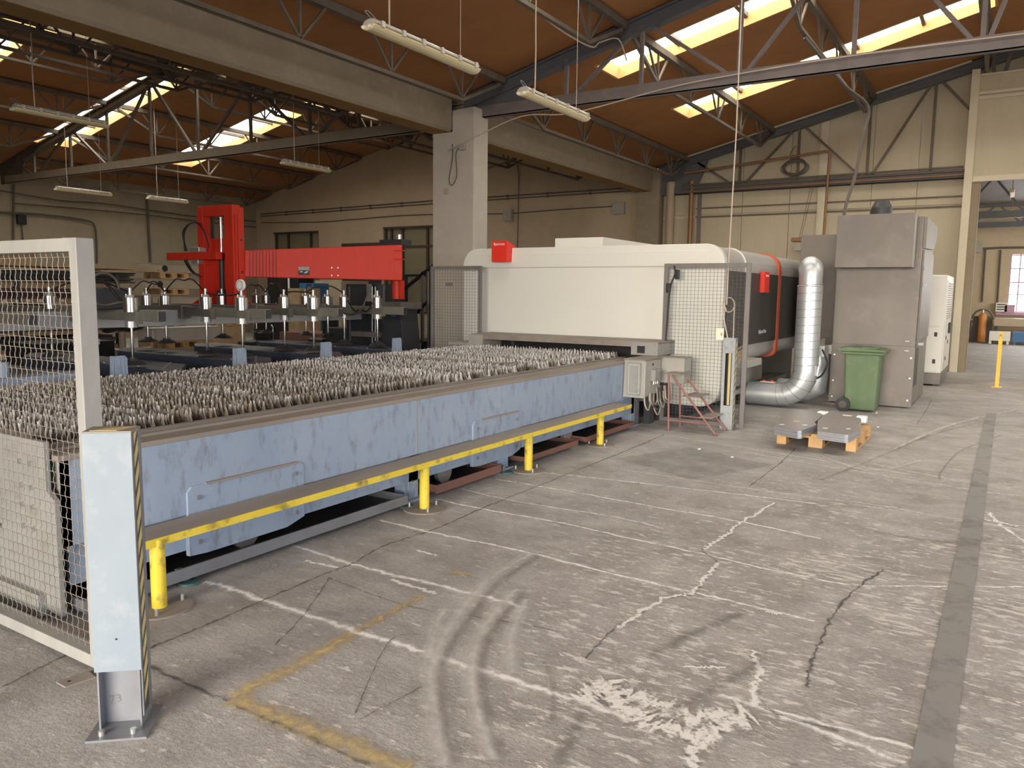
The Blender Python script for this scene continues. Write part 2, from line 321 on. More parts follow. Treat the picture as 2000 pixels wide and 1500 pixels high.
def slab_cells(name, xs, ys, zf, thick, holes, m):
    g = G()
    for i in range(len(xs)-1):
        for j in range(len(ys)-1):
            xc = (xs[i]+xs[i+1])/2; yc = (ys[j]+ys[j+1])/2
            if any(a < xc < b and c < yc < d for a, b, c, d in holes): continue
            a, b = xs[i], xs[i+1]; c, d = ys[j], ys[j+1]; za, zb = zf(a), zf(b)
            g.add([(a, c, za), (b, c, zb), (b, d, zb), (a, d, za), (a, c, za+thick), (b, c, zb+thick), (b, d, zb+thick), (a, d, za+thick)],
                  [(0, 3, 2, 1), (4, 5, 6, 7), (0, 1, 5, 4), (1, 2, 6, 5), (2, 3, 7, 6), (3, 0, 4, 7)])
    return struct(g.build(name, m))
SKY = [(7.62, 8.75), (12.3, 13.25), (15.85, 16.88)]
SKL = [(7.55, 8.6), (11.1, 12.12), (14.75, 15.9)]
RH = [(-6.2, -.55, a, b) for a, b in SKY]; RH2 = [(1.2, 6.8, a, b) for a, b in SKY]
LH = [(-22.0, -16.95, a, b) for a, b in SKL]; LH2 = [(-15.85, -13.85, a, b) for a, b in SKL]
yr = sorted({-7, 20.2, *[v for ab in SKY for v in ab]}); yl = sorted({-7, 20.2, *[v for ab in SKL for v in ab]})
slab_cells('ceiling_right_bay', [-8.4, -6.2, -.55, .3], yr, rz_right, .12, RH, 'roof')
slab_cells('ceiling_right_far_slope', [.3, 1.2, 6.8, 9.1], yr, rz_right, .12, RH2, 'roof')
slab_cells('ceiling_left_slope', [-24.4, -22.0, -16.95, -16.4], yl, rz_left, .12, LH, 'roof')
slab_cells('ceiling_left_bay', [-16.4, -15.85, -13.85, -8.4], yl, rz_left, .12, LH2, 'roof')
struct(bx('ceiling_far_hall', 'lattice', None, -6, 9, YG+.2, 35, 5.0, 5.12))
wn = [0]
def skylight(x0, x1, y0, y1, zf, nb):
    wn[0] += 1; r = thing('window_%d' % wn[0], None, None, (x0, y0, zf(x0))); r['kind'] = 'structure'
    hh = .24; sl = (zf(x1)-zf(x0))/(x1-x0)
    def pr(name, a, b, c, d, z0, z1, m):
        g = G(); za, zb = zf(a), zf(b)
        g.add([(a, c, za+z0), (b, c, zb+z0), (b, d, zb+z0), (a, d, za+z0), (a, c, za+z1), (b, c, zb+z1), (b, d, zb+z1), (a, d, za+z1)],
              [(0, 3, 2, 1), (4, 5, 6, 7), (0, 1, 5, 4), (1, 2, 6, 5), (2, 3, 7, 6), (3, 0, 4, 7)]); return g.build(name, m, r)
    t = .04
    pr('lining_board', x0, x1, y0, y0+t, -.015, hh, 'well'); pr('lining_board', x0, x1, y1-t, y1, -.015, hh, 'well')
    pr('lining_board', x0, x0+t, y0+t, y1-t, -.015, hh, 'well'); pr('lining_board', x1-t, x1, y0+t, y1-t, -.015, hh, 'well')
    for i in range(nb):
        a = x0+t+(x1-x0-2*t)*i/nb; b = x0+t+(x1-x0-2*t)*(i+1)/nb
        pr('pane', a, b, y0+t, y1-t, hh-.05, hh-.04, 'pane')
        if i: pr('glazing_bar', a-.03, a+.03, y0+t, y1-t, hh-.13, hh-.055, 'lattice')
for h in RH: skylight(*h, rz_right, 5)
for h in RH2: skylight(*h, rz_right, 3)
for h in LH: skylight(*h, rz_left, 4)
for h in LH2: skylight(*h, rz_left, 2)

# ---- walls
def wall_y(name, y0, y1, xs, zf, holes, m, zb=0):
    """wall in the XZ plane with holes (x0,x1,z0,z1)"""
    g = G(); xs = sorted(set(xs) | {v for h in holes for v in h[:2]})
    for i in range(len(xs)-1):
        a, b = xs[i], xs[i+1]; xc = (a+b)/2; zc = zb
        for h in sorted([h for h in holes if h[0] <= xc <= h[1]], key=lambda q: q[2]):
            if h[2] > zc+.001: g.box(a, b, y0, y1, zc, h[2])
            zc = h[3]
        za, zbb = zf(a), zf(b)
        g.add([(a, y0, zc), (b, y0, zc), (b, y1, zc), (a, y1, zc), (a, y0, za), (b, y0, zbb), (b, y1, zbb), (a, y1, za)],
              [(0, 3, 2, 1), (4, 5, 6, 7), (0, 1, 5, 4), (1, 2, 6, 5), (2, 3, 7, 6), (3, 0, 4, 7)])
    return struct(g.build(name, m))
WH = [(-23.25, -20.94, .9, 3.72), (-19.8, -18.0, 0, 3.24), (-17.9, -14.0, .9, 3.74)]
wall_y('wall_back', YG, YG+.3, [-24.4, -16.4, -8.2], lambda x: rz_left(x)+.05, WH, 'wall')
struct(bx('wall_left', 'wall_dim', None, -24.5, -24.2, -7, YG+.3, 0, 5.3))
wall_y('wall_rear', -7.3, -7, [-24.4, -16.4, -8.4, .3, 9], lambda x: (rz_left(x) if x < -8.3 else rz_right(x))+.05, [(-4, 4.5, 0, 4.2)], 'wall')
g = G(); g.box(9, 9.3, 4.5, 35, 0, 5.2); g.box(9, 9.3, -7, -3, 0, 5.2); g.box(9, 9.3, -3, 4.5, 4.4, 5.2); struct(g.build('wall_right', 'wall'))
# gable wall of the right bay: cream sandwich panels in two rows
gw = thing('wall_gable', None, None, (-4.6, YG, 0)); gw['kind'] = 'structure'
seams = [-8.2, -7.14, -5.9, -4.74, -4.02, -2.9, -1.95, -1.0]
for a, b in zip(seams[:-1], seams[1:]):
    g = G(); g.box(a+.006, b-.006, YG, YG+.15, 0, 3.62); g.build('wall_panel', 'gable', gw)
    g = G(); za, zb = rz_right(a), rz_right(b)
    g.add([(a+.006, YG, 3.70), (b-.006, YG, 3.70), (b-.006, YG+.15, 3.70), (a+.006, YG+.15, 3.70), (a+.006, YG, za), (b-.006, YG, zb), (b-.006, YG+.15, zb), (a+.006, YG+.15, za)],
          [(0, 3, 2, 1), (4, 5, 6, 7), (0, 1, 5, 4), (1, 2, 6, 5), (2, 3, 7, 6), (3, 0, 4, 7)]); g.build('wall_panel', 'gable', gw)
bx('backing', 'gablet', gw, -8.2, -1.0, YG+.05, YG+.2, 0, 5)
for z in (3.625, 3.845):
    bx('horizontal_rail', 'lattice', gw, -7.1, -1.0, YG-.03, YG+.0, z, z+.035)
bx('post', 'gablet', gw, -4.08, -3.90, YG-.05, YG, 0, 5.75)
# above and beside the opening to the far hall
wall_y('wall_over_opening', YG-.34, YG-.2, [-1, .3, 9], lambda x: min(rz_right(x)+.03, 6.30), [(-.72, 6, 0, 4.15)], 'gable')
wall_y('wall_above_ledge', YG, YG+.15, [-1, .3, 9], lambda x: rz_right(x)+.03, [(-.9, 8, 0, 6.0)], 'gable')
tr = struct(bx('trim_1', 'gablet', None, -1.02, -.865, YG-.40, YG+.02, 0, 6.45)); 
struct(bx('trim_2', 'jamb', None, -.862, -.72, YG-.36, YG+.3, 0, 4.11))
struct(bx('trim_3', 'gablet', None, -.86, 6.2, YG-.42, YG-.345, 4.11, 4.22))
struct(bx('trim_4', 'gablet', None, -.86, 6.2, YG-.39, YG-.345, 5.82, 5.88)); struct(bx('trim_5', 'gablet', None, -.86, 6.2, YG-.39, YG-.345, 5.92, 5.98))
struct(bx('trim_8', 'gablet', None, -.86, 6.2, YG-.40, YG-.2, 6.30, 6.34))
g = G(); g.bar((-7.6, YG-.29, rz_right(-7.6)-.02), (-1.05, YG-.29, rz_right(-1.05)-.02), .03, .03); struct(g.build('trim_9', 'gablet', None))
t = thing('roof_strut', 'dark struts standing on the ledge above the far opening', 'strut', (-.5, YG-.3, 6.34))
for a_, b_ in ((-.78, -.70), (-.62, -.68), (-.42, -.30), (-.05, -.12), (.1, .4)): G().bar((a_, YG-.3, 6.34), (b_, YG-.3, 6.98), .07).build('strut', 'lattice', t)
# far hall
wall_y('wall_far', 34.8, 35, [-6, 9], lambda x: 5.1, [(-.07, 2.0, 1.1, 3.25)], 'wall')
struct(bx('wall_far_left', 'wall', None, -6.2, -6, YG+.2, 35, 0, 5.1))
wf = thing('window_20', None, None, (1, 34.8, 1.1)); wf['kind'] = 'structure'
bx('pane', 'window', wf, -.07, 2.0, 34.93, 34.95, 1.1, 3.25)
for z in (1.1, 1.75, 2.2, 2.7, 3.2): bx('glazing_bar', 'mauve', wf, -.07, 2.0, 34.85, 34.92, z, z+.045)
for x in (-.07, .22, .9, 1.5): bx('glazing_bar', 'mauve', wf, x, x+.045, 34.84, 34.93, 1.1, 3.25)
bx('sill', 'mauve', wf, -.4, 2.1, 34.6, 34.8, 1.0, 1.1)

# dusty windows of the left bay
def dusty_window(n, x0, x1, z0, z1, bars, trans):
    r = thing('window_%d' % n, None, None, (x0, YG, z0)); r['kind'] = 'structure'
    xs = [x0]+bars+[x1]
    for a, b in zip(xs[:-1], xs[1:]): bx('pane', 'glassd', r, a, b, YG+.12, YG+.14, z0, z1)
    for x in [x0+.04]+bars+[x1-.04]: bx('mullion', 'brown', r, x-.04, x+.04, YG+.05, YG+.11, z0, z1)
    bx('frame_head', 'brown', r, x0, x1, YG-.02, YG+.1, z1-.06, z1); bx('sill', 'brown', r, x0, x1, YG-.04, YG+.1, z0, z0+.05)
    for (a, b, z) in trans: bx('transom', 'brown', r, a, b, YG+.04, YG+.1, z, z+.05)
    return r
dusty_window(21, -23.25, -20.94, .9, 3.72, [-22.57, -21.40], [])
dusty_window(22, -17.9, -14.0, .9, 3.74, [-17.60, -17.13, -16.08, -15.4], [(-17.13, -14, 3.06), (-17.6, -17.13, 2.2)])
d1 = thing('door_1', None, None, (-18.9, YG, 0)); d1['kind'] = 'structure'
bx('door_leaf', 'darksheet', d1, -19.72, -18.08, YG+.1, YG+.15, 0, 3.1); bx('door_frame', 'brown', d1, -19.8, -18.0, YG-.03, YG+.16, 3.1, 3.24)
bx('door_frame', 'brown', d1, -19.8, -19.72, YG-.03, YG+.16, 0, 3.1); bx('door_frame', 'brown', d1, -18.08, -18.0, YG-.03, YG+.16, 0, 3.1)

# concrete valley beams and the columns they rest on
def vbeam(y0, y1, label):
    t = thing('concrete_beam', label, 'concrete beam', (-8.43, (y0+y1)/2, 4.33))
    g = G(); g.prism([(-8.66, 4.36), (-8.63, 4.33), (-8.24, 4.33), (-8.2, 4.37), (-8.2, 4.86), (-8.66, 4.86)], 'y', y0, y1); g.build('web', 'concrete', t)
    bx('soffit', 'soffit', t, -8.62, -8.25, y0, y1, 4.326, 4.3295)
    bx('upper_ledge', 'concrete', t, -8.66, -8.215, y0, y1, 4.875, 5.0)
vbeam(-7, 11.0, 'long brown grey concrete beam running from the upper left corner to the square column')
vbeam(11.42, YG-.35, 'far concrete beam running on behind the column towards the gable wall')
c = thing('concrete_column', 'square pale concrete column standing between the machine and the red crane arm', 'column', (-8.18, 11.2, 0))
g = G(); g.prism([(-8.61, 0), (-7.74, 0), (-7.74, 4.70), (-8.195, 4.68), (-8.195, 4.33), (-8.61, 4.33)], 'y', 11.0, 11.42); g.build('shaft', 'column', c, bevel=.012)
g = G(); cable = catmull([(-8.18, 10.985, 4.12), (-8.17, 10.98, 3.9), (-8.24, 10.98, 3.55), (-8.18, 10.98, 3.44), (-8.08, 10.98, 3.6), (-8.10, 10.98, 3.95), (-8.02, 10.985, 4.06)], 6)
g.tube(cable, .008); g.build('hanging_cable', 'cable', c); bx('switch_box', 'boxg', c, -8.02, -7.90, 10.95, 11.0, 4.0, 4.10, bevel=.008)
bx('bracket', 'boxg', c, -8.35, -8.25, 10.97, 11.0, 3.30, 3.40, bevel=.006)
c = thing('concrete_column', 'dark pillar in the corner where the far concrete beam meets the gable wall', 'column', (-8.1, 20.0, 0))
bx('shaft', 'concrete', c, -8.64, -8.0, 19.85, 20.19, 0, 4.325, bevel=.01)
bx('head', 'concrete', c, -8.64, -8.0, 19.87, 20.19, 4.325, 4.9)

# ------------------------------------------------------------------ trusses
def truss(name_label, y, xs_bot, xs_top, zf, x0, x1, xm, zb, mtop, mbot, mweb, th=.22, bh=.19, group='main roof trusses'):
    t = thing('roof_truss', name_label, 'roof truss', (xm, y, zb), group)
    for a, b in ((x0, xm), (xm, x1)):
        g = G(); za, zb_ = zf(a)-.03, zf(b)-.03
        for (dz0, dz1, w_) in ((0, .03, .16), (.03, th-.03, .05), (th-.03, th, .16)):
            g.add([(a, y-w_/2, za-dz1), (b, y-w_/2, zb_-dz1), (b, y+w_/2, zb_-dz1), (a, y+w_/2, za-dz1), (a, y-w_/2, za-dz0), (b, y-w_/2, zb_-dz0), (b, y+w_/2, zb_-dz0), (a, y+w_/2, za-dz0)],
                  [(0, 3, 2, 1), (4, 5, 6, 7), (0, 1, 5, 4), (1, 2, 6, 5), (2, 3, 7, 6), (3, 0, 4, 7)])
        g.build('top_chord', mtop, t)
    g = G(); g.box(x0+.3, x1-.3, y-.06, y-.045, zb, zb+bh); g.box(x0+.3, x1-.3, y-.06, y+.06, zb, zb+.015); g.box(x0+.3, x1-.3, y+.045, y+.06, zb, zb+bh)
    g.build('bottom_chord', mbot, t)
    for x in xs_bot+xs_top:
        g = G(); g.bar((x, y, zb+.1), (x, y, zf(x)-.15), .055, .055); g.build('vertical_strut', mweb, t)
    for a, b in diag_pairs(xs_bot, xs_top):
        g = G(); g.bar((a, y+.01, zb+.1), (b, y+.01, zf(b)-.15), .06, .05); g.build('diagonal_strut', mweb, t)
    for a, b, s in ((x0, x0+1.35, 1), (x1-1.35, x1, -1)):
        pa, pb = (a, b)
        pts = [(pa, zf(pa)-.06), (pb, zf(pb)-.06), (pb, zf(pb)-.24), (pb-.35, zb+.02), (pa, zb)] if s > 0 else [(pa, zf(pa)-.06), (pb, zf(pb)-.06), (pb, zb), (pa+.35, zb+.02), (pa, zf(pa)-.24)]
        g = G(); g.prism(pts, 'y', y-.02, y+.02); g.build('gusset_plate', mtop, t)
    return t
def diag_pairs(bot, top):
    out = []
    for b in bot:
        l = [q for q in top if q < b]; r = [q for q in top if q > b]
        if l: out.append((b-.05, max(l)+.07))
        if r: out.append((b+.05, min(r)-.07))
    return out
truss('blue grey roof truss of the right bay above the column', 11.3, [-6.17, -3.43, -.5, 2.6, 5.6], [-4.90, -1.94, .3, 4.2], rz_right, -8.15, 8.9, .3, 4.56, 'truss', 'trussd', 'trussd')
truss('brown grey roof truss of the left bay, crossing under its two long skylights', 11.3, [-22.3, -18.84, -15.38, -11.9], [-23.3, -20.5, -17.09, -13.64, -10.6], rz_left, -24.1, -8.7, -16.4, 4.46, 'lattice', 'concrete', 'lattice', .2, .2)
# gable truss close to the cream wall
t = truss('dark roof truss fixed flat against the cream gable wall', YG-.18, [-5.95, -3.0, .2, 3], [-7.2, -4.55, -1.7, 1.6, 5], rz_right, -8.1, 8.9, .3, 4.22, 'truss', 'truss', 'lattice', .2, .2)
for dz in (.03, .12, .20):
    G().cyl((-7.4, YG-.28, 4.24+dz), (-1.05, YG-.28, 4.26+dz), .022, n=8).build('service_pipe', 'copper' if dz < .1 else 'lattice', t)

# ------------------------------------------------------------------ lattice purlins
def purlin(x, y0, y1, zt, label, depth=.62, m='lattice', mb='lattice', group='lattice purlins'):
    t = thing('lattice_purlin', label, 'purlin', (x, (y0+y1)/2, zt), group)
    bx('top_chord', m, t, x-.05, x+.05, y0, y1, zt-.13, zt-.03)
    ya, yb = y0+1.15, y1-1.15; zbm = zt-depth
    g = G(); g.bar((x, ya, zbm), (x, yb, zbm), .06, .05); g.bar((x, y0+.1, zt-.16), (x, ya, zbm), .05, .05); g.bar((x, yb, zbm), (x, y1-.1, zt-.16), .05, .05); g.build('bottom_chord', mb, t)
    n = 4; L_ = (yb-ya)/n
    for i in range(n+1):
        yc = ya+i*L_
        for dy in (-.42, 0, .42):
            if abs(dy) > 0 and not (ya-.01 <= yc <= yb+.01): continue
            g = G(); g.bar((x, yc, zbm+.02), (x, yc+dy, zt-.12), .03, .03); g.build('web_rod', mb, t)
    return t
ORD = ['first', 'second', 'third', 'fourth', 'fifth', 'sixth', 'seventh', 'eighth']
for i, x in enumerate((-7.3, -5.15, -2.93, -.7)):
    purlin(x, 2.4, 11.2, rz_right(x), 'right bay lattice purlin before the blue truss, %s from the concrete beam' % ORD[i])
    purlin(x, 11.4, 20.0, rz_right(x), 'right bay lattice purlin beyond the blue truss, %s from the concrete beam' % ORD[i])
for i, x in enumerate((-9.9, -12.1, -14.3, -16.5, -18.7, -20.9, -23.1)):
    if i < 6: purlin(x, 2.4, 11.2, rz_left(x), 'left bay lattice purlin before its truss, %s from the concrete beam' % ORD[i], group='lattice purlins of the left bay')
    purlin(x, 11.4, 20.0, rz_left(x), 'left bay lattice purlin beyond its truss, %s from the concrete beam' % ORD[i], group='lattice purlins of the left bay')

# ------------------------------------------------------------------ hanging lamps
def lamp(x, y0, y1, z, ztop, label, group='hanging fluorescent lamps'):
    t = thing('fluorescent_lamp', label, 'lamp', (x, (y0+y1)/2, z), group); r = .085
    def prof(zo, f0, f1, rr):
        return [(x+math.cos(a)*rr, z+zo+math.sin(a)*rr*.62) for a in [f0+(f1-f0)*i/8 for i in range(9)]]
    g = G(); g.prism(prof(0, 0, PI, r), 'y', y0+.03, y1-.03); g.build('housing', 'lamp', t, bevel=.012)
    g = G(); g.prism(prof(-.004, PI, 2*PI, r*.96), 'y', y0, y1); g.build('lens', 'lens', t, bevel=.015)
    for dx in (-.035, .035): G().cyl((x+dx, y0-.012, z-.028), (x+dx, y0+.05, z-.028), .016, n=8).build('tube_end', 'white', t)
    for k in range(6):
        yy = y0+.1+(y1-y0-.2)*k/5
        for dx in (-r, r): bx('clip', 'alu', t, x+dx-.012, x+dx+.012, yy-.02, yy+.02, z-.02, z+.03)
    g = G(); g.tube([(x, y0+.28, z+.05), (x+.01, y0+.27, z+.5), (x-.01, y0+.29, z+.8), (x, y0+.28, ztop)], .008); g.tube([(x, y1-.25, z+.05), (x, y1-.25, ztop)], .003); g.build('suspension_cord', 'cablel', t)
    g = G(); g.tube(catmull([(x, y0+.06, z+.05), (x, y0-.02, z+.085), (x, y0+.02, z+.1), (x, y0+.13, z+.05)], 5), .005); g.build('hook', 'steel', t)
    return t
lamp(-4.7, 5.12, 6.69, 3.86, rz_right(-4.7), 'long fluorescent lamp hanging nearest the viewer, upper middle of the picture')
lamp(-4.6, 7.42, 8.93, 3.80, rz_right(-4.6), 'second hanging fluorescent lamp, right in front of the blue truss foot')
lamp(-11.0, 5.34, 6.60, 3.93, rz_left(-11), 'hanging lamp at upper left in front of the left skylight', 'lamps of the left bay')
lamp(-11.1, 9.87, 11.0, 3.90, rz_left(-11.1), 'hanging lamp between the truss and the back wall windows', 'lamps of the left bay')
lamp(-18.8, 9.96, 11.3, 3.90, rz_left(-18.8), 'dim hanging lamp above the steel racks by the left wall', 'lamps of the left bay')
lamp(-18.5, 12.06, 13.2, 3.90, rz_left(-18.5), 'dim hanging lamp left of the red crane mast', 'lamps of the left bay')

# ------------------------------------------------------------------ wall services
def run(name, label, cat, pts, r, m, clips=0, group=None, axis='y'):
    t = thing(name, label, cat, pts[0], group)
    G().tube(pts, r).build('pipe', m, t)
    P = [Vector(p) for p in pts]
    for i in range(len(P)-1):
        d = (P[i+1]-P[i]).length; n = int(d/clips) if clips else 0
        for k in range(1, n+1):
            q = P[i].lerp(P[i+1], k/(n+1)); s = r+.012
            G().box(q.x-s, q.x+s, q.y-s, q.y+s, q.z-s, q.z+s).build('clip', 'cable', t)
    return t
run('conduit', 'upper cable conduit crossing the back wall behind the column', 'conduit', [(-23.9, YG-.04, 4.42), (-15.7, YG-.04, 4.50), (-8.8, YG-.04, 4.50)], .018, 'cable', 1.6, 'wall conduits')
run('conduit', 'second cable conduit just below the upper one on the back wall', 'conduit', [(-23.9, YG-.04, 4.33), (-15.7, YG-.04, 4.41), (-8.8, YG-.04, 4.42)], .016, 'cable', 1.6, 'wall conduits')
run('conduit', 'thin wavy conduit running above the dusty windows to the grey junction boxes', 'conduit',
    catmull([(-23.9, YG-.04, 4.10), (-21, YG-.04, 4.02), (-19, YG-.04, 4.05), (-17, YG-.04, 4.09), (-15, YG-.04, 4.05), (-13.1, YG-.04, 3.98)], 3)+[Vector((-12.7, YG-.04, 3.98)), Vector((-11, YG-.04, 4.02)), Vector((-9.5, YG-.04, 4.03))], .014, 'cable', 0, 'wall conduits')
run('conduit', 'cable bending down the back wall right of the column', 'conduit', catmull([(-13.9, YG-.04, 5.3), (-13.2, YG-.04, 5.45), (-12.7, YG-.04, 5.44), (-12.56, YG-.04, 5.1), (-12.56, YG-.04, 4.0), (-12.58, YG-.04, 2.6)], 5), .014, 'cable', 0, 'wall conduits')
for x0, x1, z0, z1, lb in ((-13.05, -12.74, 3.75, 4.10, 'grey junction box on the back wall beside the column'), (-9.46, -9.11, 3.8, 4.12, 'grey junction box under the far concrete beam')):
    t = thing('junction_box', lb, 'junction box', ((x0+x1)/2, YG, z0), 'wall junction boxes')
    bx('box_body', 'boxg', t, x0, x1, YG-.12, YG, z0, z1, bevel=.01); bx('lid', 'boxg', t, x0+.02, x1-.02, YG-.135, YG-.12, z0+.02, z1-.02)
for i, x in enumerate((-7.74, -7.17)):
    run('drain_pipe', ('ochre', 'brown')[i]+' vertical drain pipe in the corner beside the far pillar', 'pipe', [(x, YG-.2, 0), (x, YG-.2, 4.55)], (.12, .07)[i], ('beige', 'copper')[i], 0, 'corner drain pipes')
bx('marker_plate', 'trussd', None, -7.05, -6.95, YG-.06, YG-.03, .5, 4.3).name = 'corner_trim'
bpy.data.objects['corner_trim'].name = 'trim_6'; bpy.data.objects['trim_6']['kind'] = 'structure'
# brown service pipe: along the gable and down behind the grey cabinet
t = thing('service_pipe_run', 'thin brown pipe crossing before the gable wall and dropping behind the grey cabinet', 'pipe', (-3.8, 19.8, 2))
G().tube([(-7.3, 19.75, 4.72)]+catmull([(-4.1, 19.8, 4.98), (-3.86, 19.8, 4.99), (-3.79, 19.8, 4.9), (-3.80, 19.8, 4.6)], 4)+[Vector((-3.84, 19.8, 2.0))], .028, 8).build('pipe', 'copper', t)
G().cyl((-3.85, 19.78, 2.35), (-3.85, 19.78, 2.6), .05, n=8).build('red_valve', 'redsign', t)['label'] = 'red valve on the pipe'
t = thing('hanging_rack', 'brown bar hanging on two wires in front of the gable wall', 'rack', (-4.2, 19.9, 3.0))
bx('bar', 'copper', t, -4.58, -3.86, 19.85, 20.0, 2.93, 3.03, bevel=.02); bx('tray', 'boxg', t, -4.5, -4.0, 19.9, 20.1, 2.72, 2.84)
g = G(); g.tube([(-4.40, 19.92, 3.03), (-4.2, 19.92, 4.25)], .006); g.tube([(-4.36, 19.92, 3.03), (-4.14, 19.92, 4.25)], .006); g.build('wire', 'cable', t)
t = thing('cable_coil', 'coil of dark cable hanging on the gable truss chord', 'cable coil', (-4.57, 19.92, 4.7))
g = G()
for k in range(7):
    rx = .27+.03*math.sin(k*1.7); rz = .17+.02*math.cos(k*2.1); cx = -4.57+.03*math.sin(k*2.3); cz = 4.68+.02*math.cos(k*3.1)
    g.tube([(cx+math.cos(a)*rx, 19.84-.012*k+.01*math.sin(3*a), cz+math.sin(a)*rz) for a in [2*PI*i/20 for i in range(21)]], .012, 5)
g.build('loops', 'cable', t)
G().tube(catmull([(-4.62, 19.85, 4.85), (-4.7, 19.85, 5.0), (-4.6, 19.9, 5.2)], 4), .01).build('tail', 'cable', t)
t = thing('suspended_hose', 'thick dark hose dropping from the roof lattice to the grey extraction cabinet', 'hose', (-2.3, 13.8, 3))
G().tube(catmull([(-2.93, 12.9, 5.55), (-2.45, 13.6, 4.95), (-2.14, 14.0, 4.66), (-2.19, 14, 4.2), (-2.25, 13.9, 3.6), (-2.33, 13.7, 3.1), (-2.34, 13.6, 2.84)], 6), .026, 8).build('hose', 'cable', t)
t = thing('pull_cord', 'thin pale cord hanging from the roof to the mesh guard by the machine', 'cord', (-2.92, 9.6, 2))
G().tube([(-2.92, 9.6, rz_right(-2.92)), (-2.915, 9.6, 3.6), (-2.94, 9.6, 1.9), (-2.94, 9.6, 1.52)], .009).build('cord', 'cablel', t)
t = thing('power_cable', 'pale cable slung from the column along the blue truss to the right', 'cable', (-7.5, 11.1, 4.3))
G().tube(catmull([(-8.25, 10.95, 4.02), (-7.9, 10.97, 4.12), (-6.9, 11.1, 4.46), (-6.0, 11.2, 4.44), (-4.5, 11.2, 4.62), (-3.6, 11.2, 4.68), (-2, 11.2, 4.72), (0, 11.2, 4.7)], 6), .010).build('cable', 'cablel', t)
t = thing('power_cable', 'pale cable lying along the bottom rod of the purlin above the blue truss', 'cable', (-5.2, 9, 5))
G().tube(catmull([(-5.2, 8.0, 5.18), (-5.2, 9.2, 5.05), (-5.2, 10.2, 5.06), (-5.2, 10.5, 5.2), (-5.2, 11.1, 5.4), (-5.1, 11.2, 5.1)], 5), .012).build('cable', 'cablel', t)

# left wall cables
run('conduit', 'upper cable drooping along the left wall', 'conduit', catmull([at(0, 372, X=-24.1), at(120, 392, X=-24.1), at(200, 397, X=-24.1), at(290, 410, X=-24.1), at(400, 425, X=-24.1), at(500, 432, X=-24.1)], 3), .02, 'cable', 0, 'left wall cables')
run('conduit', 'lower cable drooping along the left wall', 'conduit', catmull([at(25, 397, X=-24.1), at(150, 407, X=-24.1), at(290, 420, X=-24.1), at(395, 433, X=-24.1), at(500, 444, X=-24.1)], 3), .018, 'cable', 0, 'left wall cables')
run('conduit', 'pair pipe on the left wall bending down behind the racks', 'conduit', catmull([at(0, 415, X=-24.1), at(80, 419, X=-24.1), at(165, 430, X=-24.1), at(184, 440, X=-24.1), at(188, 470, X=-24.1), at(189, 515, X=-24.1)], 4), .03, 'cable', 0, 'left wall cables')
run('conduit', 'vertical cable pair on the left wall left of the crane mast', 'conduit', [at(287, 385, X=-24.1), at(289, 420, X=-24.1), at(294, 512, X=-24.1)], .03, 'cable', 0, 'left wall cables')
run('conduit', 'vertical cable on the left wall behind the mesh guard', 'conduit', [at(27, 360, X=-24.1), at(26, 470, X=-24.1)], .03, 'cable', 0, 'left wall cables')
t = thing('wall_socket', 'small black socket on the left wall above the mesh guard', 'socket', at(41, 429, X=-24.15))
p = at(41, 429, X=-24.15); bx('socket_body', 'black', t, p.x-.05, p.x+.1, p.y-.12, p.y+.12, p.z-.14, p.z+.14, bevel=.03)
G().tube([p, p+Vector((0, .05, -1.2))], .02).build('lead', 'cable', t)

# far hall fittings
for y, zc, lb in ((26, 3.95, 'nearer blue truss seen through the far opening'), (33.5, 4.25, 'farther blue truss seen through the far opening')):
    t = thing('far_roof_truss', lb, 'roof truss', (1.5, y, zc), 'trusses of the far hall')
    bx('bottom_chord', 'truss', t, -3.5, 8, y-.06, y+.06, zc-.1, zc+.1); bx('top_chord', 'truss', t, -3.5, 8, y-.05, y+.05, 4.9, 4.98)
    for k in range(5):
        xx = -.5+k*1.6-.9
        G().bar((xx, y, zc), (xx+.75, y, 4.92), .06).build('diagonal_strut', 'truss', t); G().bar((xx, y, zc), (xx-.75, y, 4.92), .06).build('diagonal_strut', 'truss', t)
        G().bar((xx, y, zc), (xx, y, 4.92), .05).build('vertical_strut', 'truss', t)
for y, z, lb in ((24.5, 4.25, 'nearer hanging lamp in the far hall'), (31, 4.2, 'farther hanging lamp in the far hall')):
    p = at(1977 if y < 26 else 1975, 372 if y < 26 else 412, Y=y)
    t = thing('hanging_lamp', lb, 'lamp', p, 'lamps of the far hall')
    bx('housing', 'lens', t, p.x-.06, p.x+.06, y, y+1.3, p.z-.05, p.z+.05, bevel=.02); G().tube([(p.x, y+.2, p.z), (p.x, y+.2, 5)], .008).build('cord', 'cable', t)
    G().tube([(p.x, y+1.1, p.z), (p.x, y+1.1, 5)], .008).build('cord', 'cable', t)
Yf = 34.75
p = at(1909, 485, Y=Yf)
t = thing('switch_box', 'dark grey switch box on the far hall wall', 'switch box', p)
bx('box_body', 'boxg', t, p.x-.17, p.x+.17, Yf-.15, Yf+.04, p.z-.17, p.z+.17)
run('conduit', 'horizontal pipes on the far hall wall', 'pipe', [at(1918, 486, Y=Yf), at(1955, 484, Y=Yf), at(2040, 483, Y=Yf)], .04, 'cable')
run('conduit', 'left vertical pipe on the far hall wall above the gas bottle', 'pipe', [at(1925, 488, Y=Yf), at(1918, 590, Y=Yf)], .03, 'cable')
run('conduit', 'right vertical pipe on the far hall wall above the white box', 'pipe', [at(1955, 488, Y=Yf), at(1948, 595, Y=Yf)], .03, 'cable')
p = at(1956, 600, Y=Yf); t = thing('wall_unit', 'white slotted box on the far hall wall beside the window', 'wall box', p)
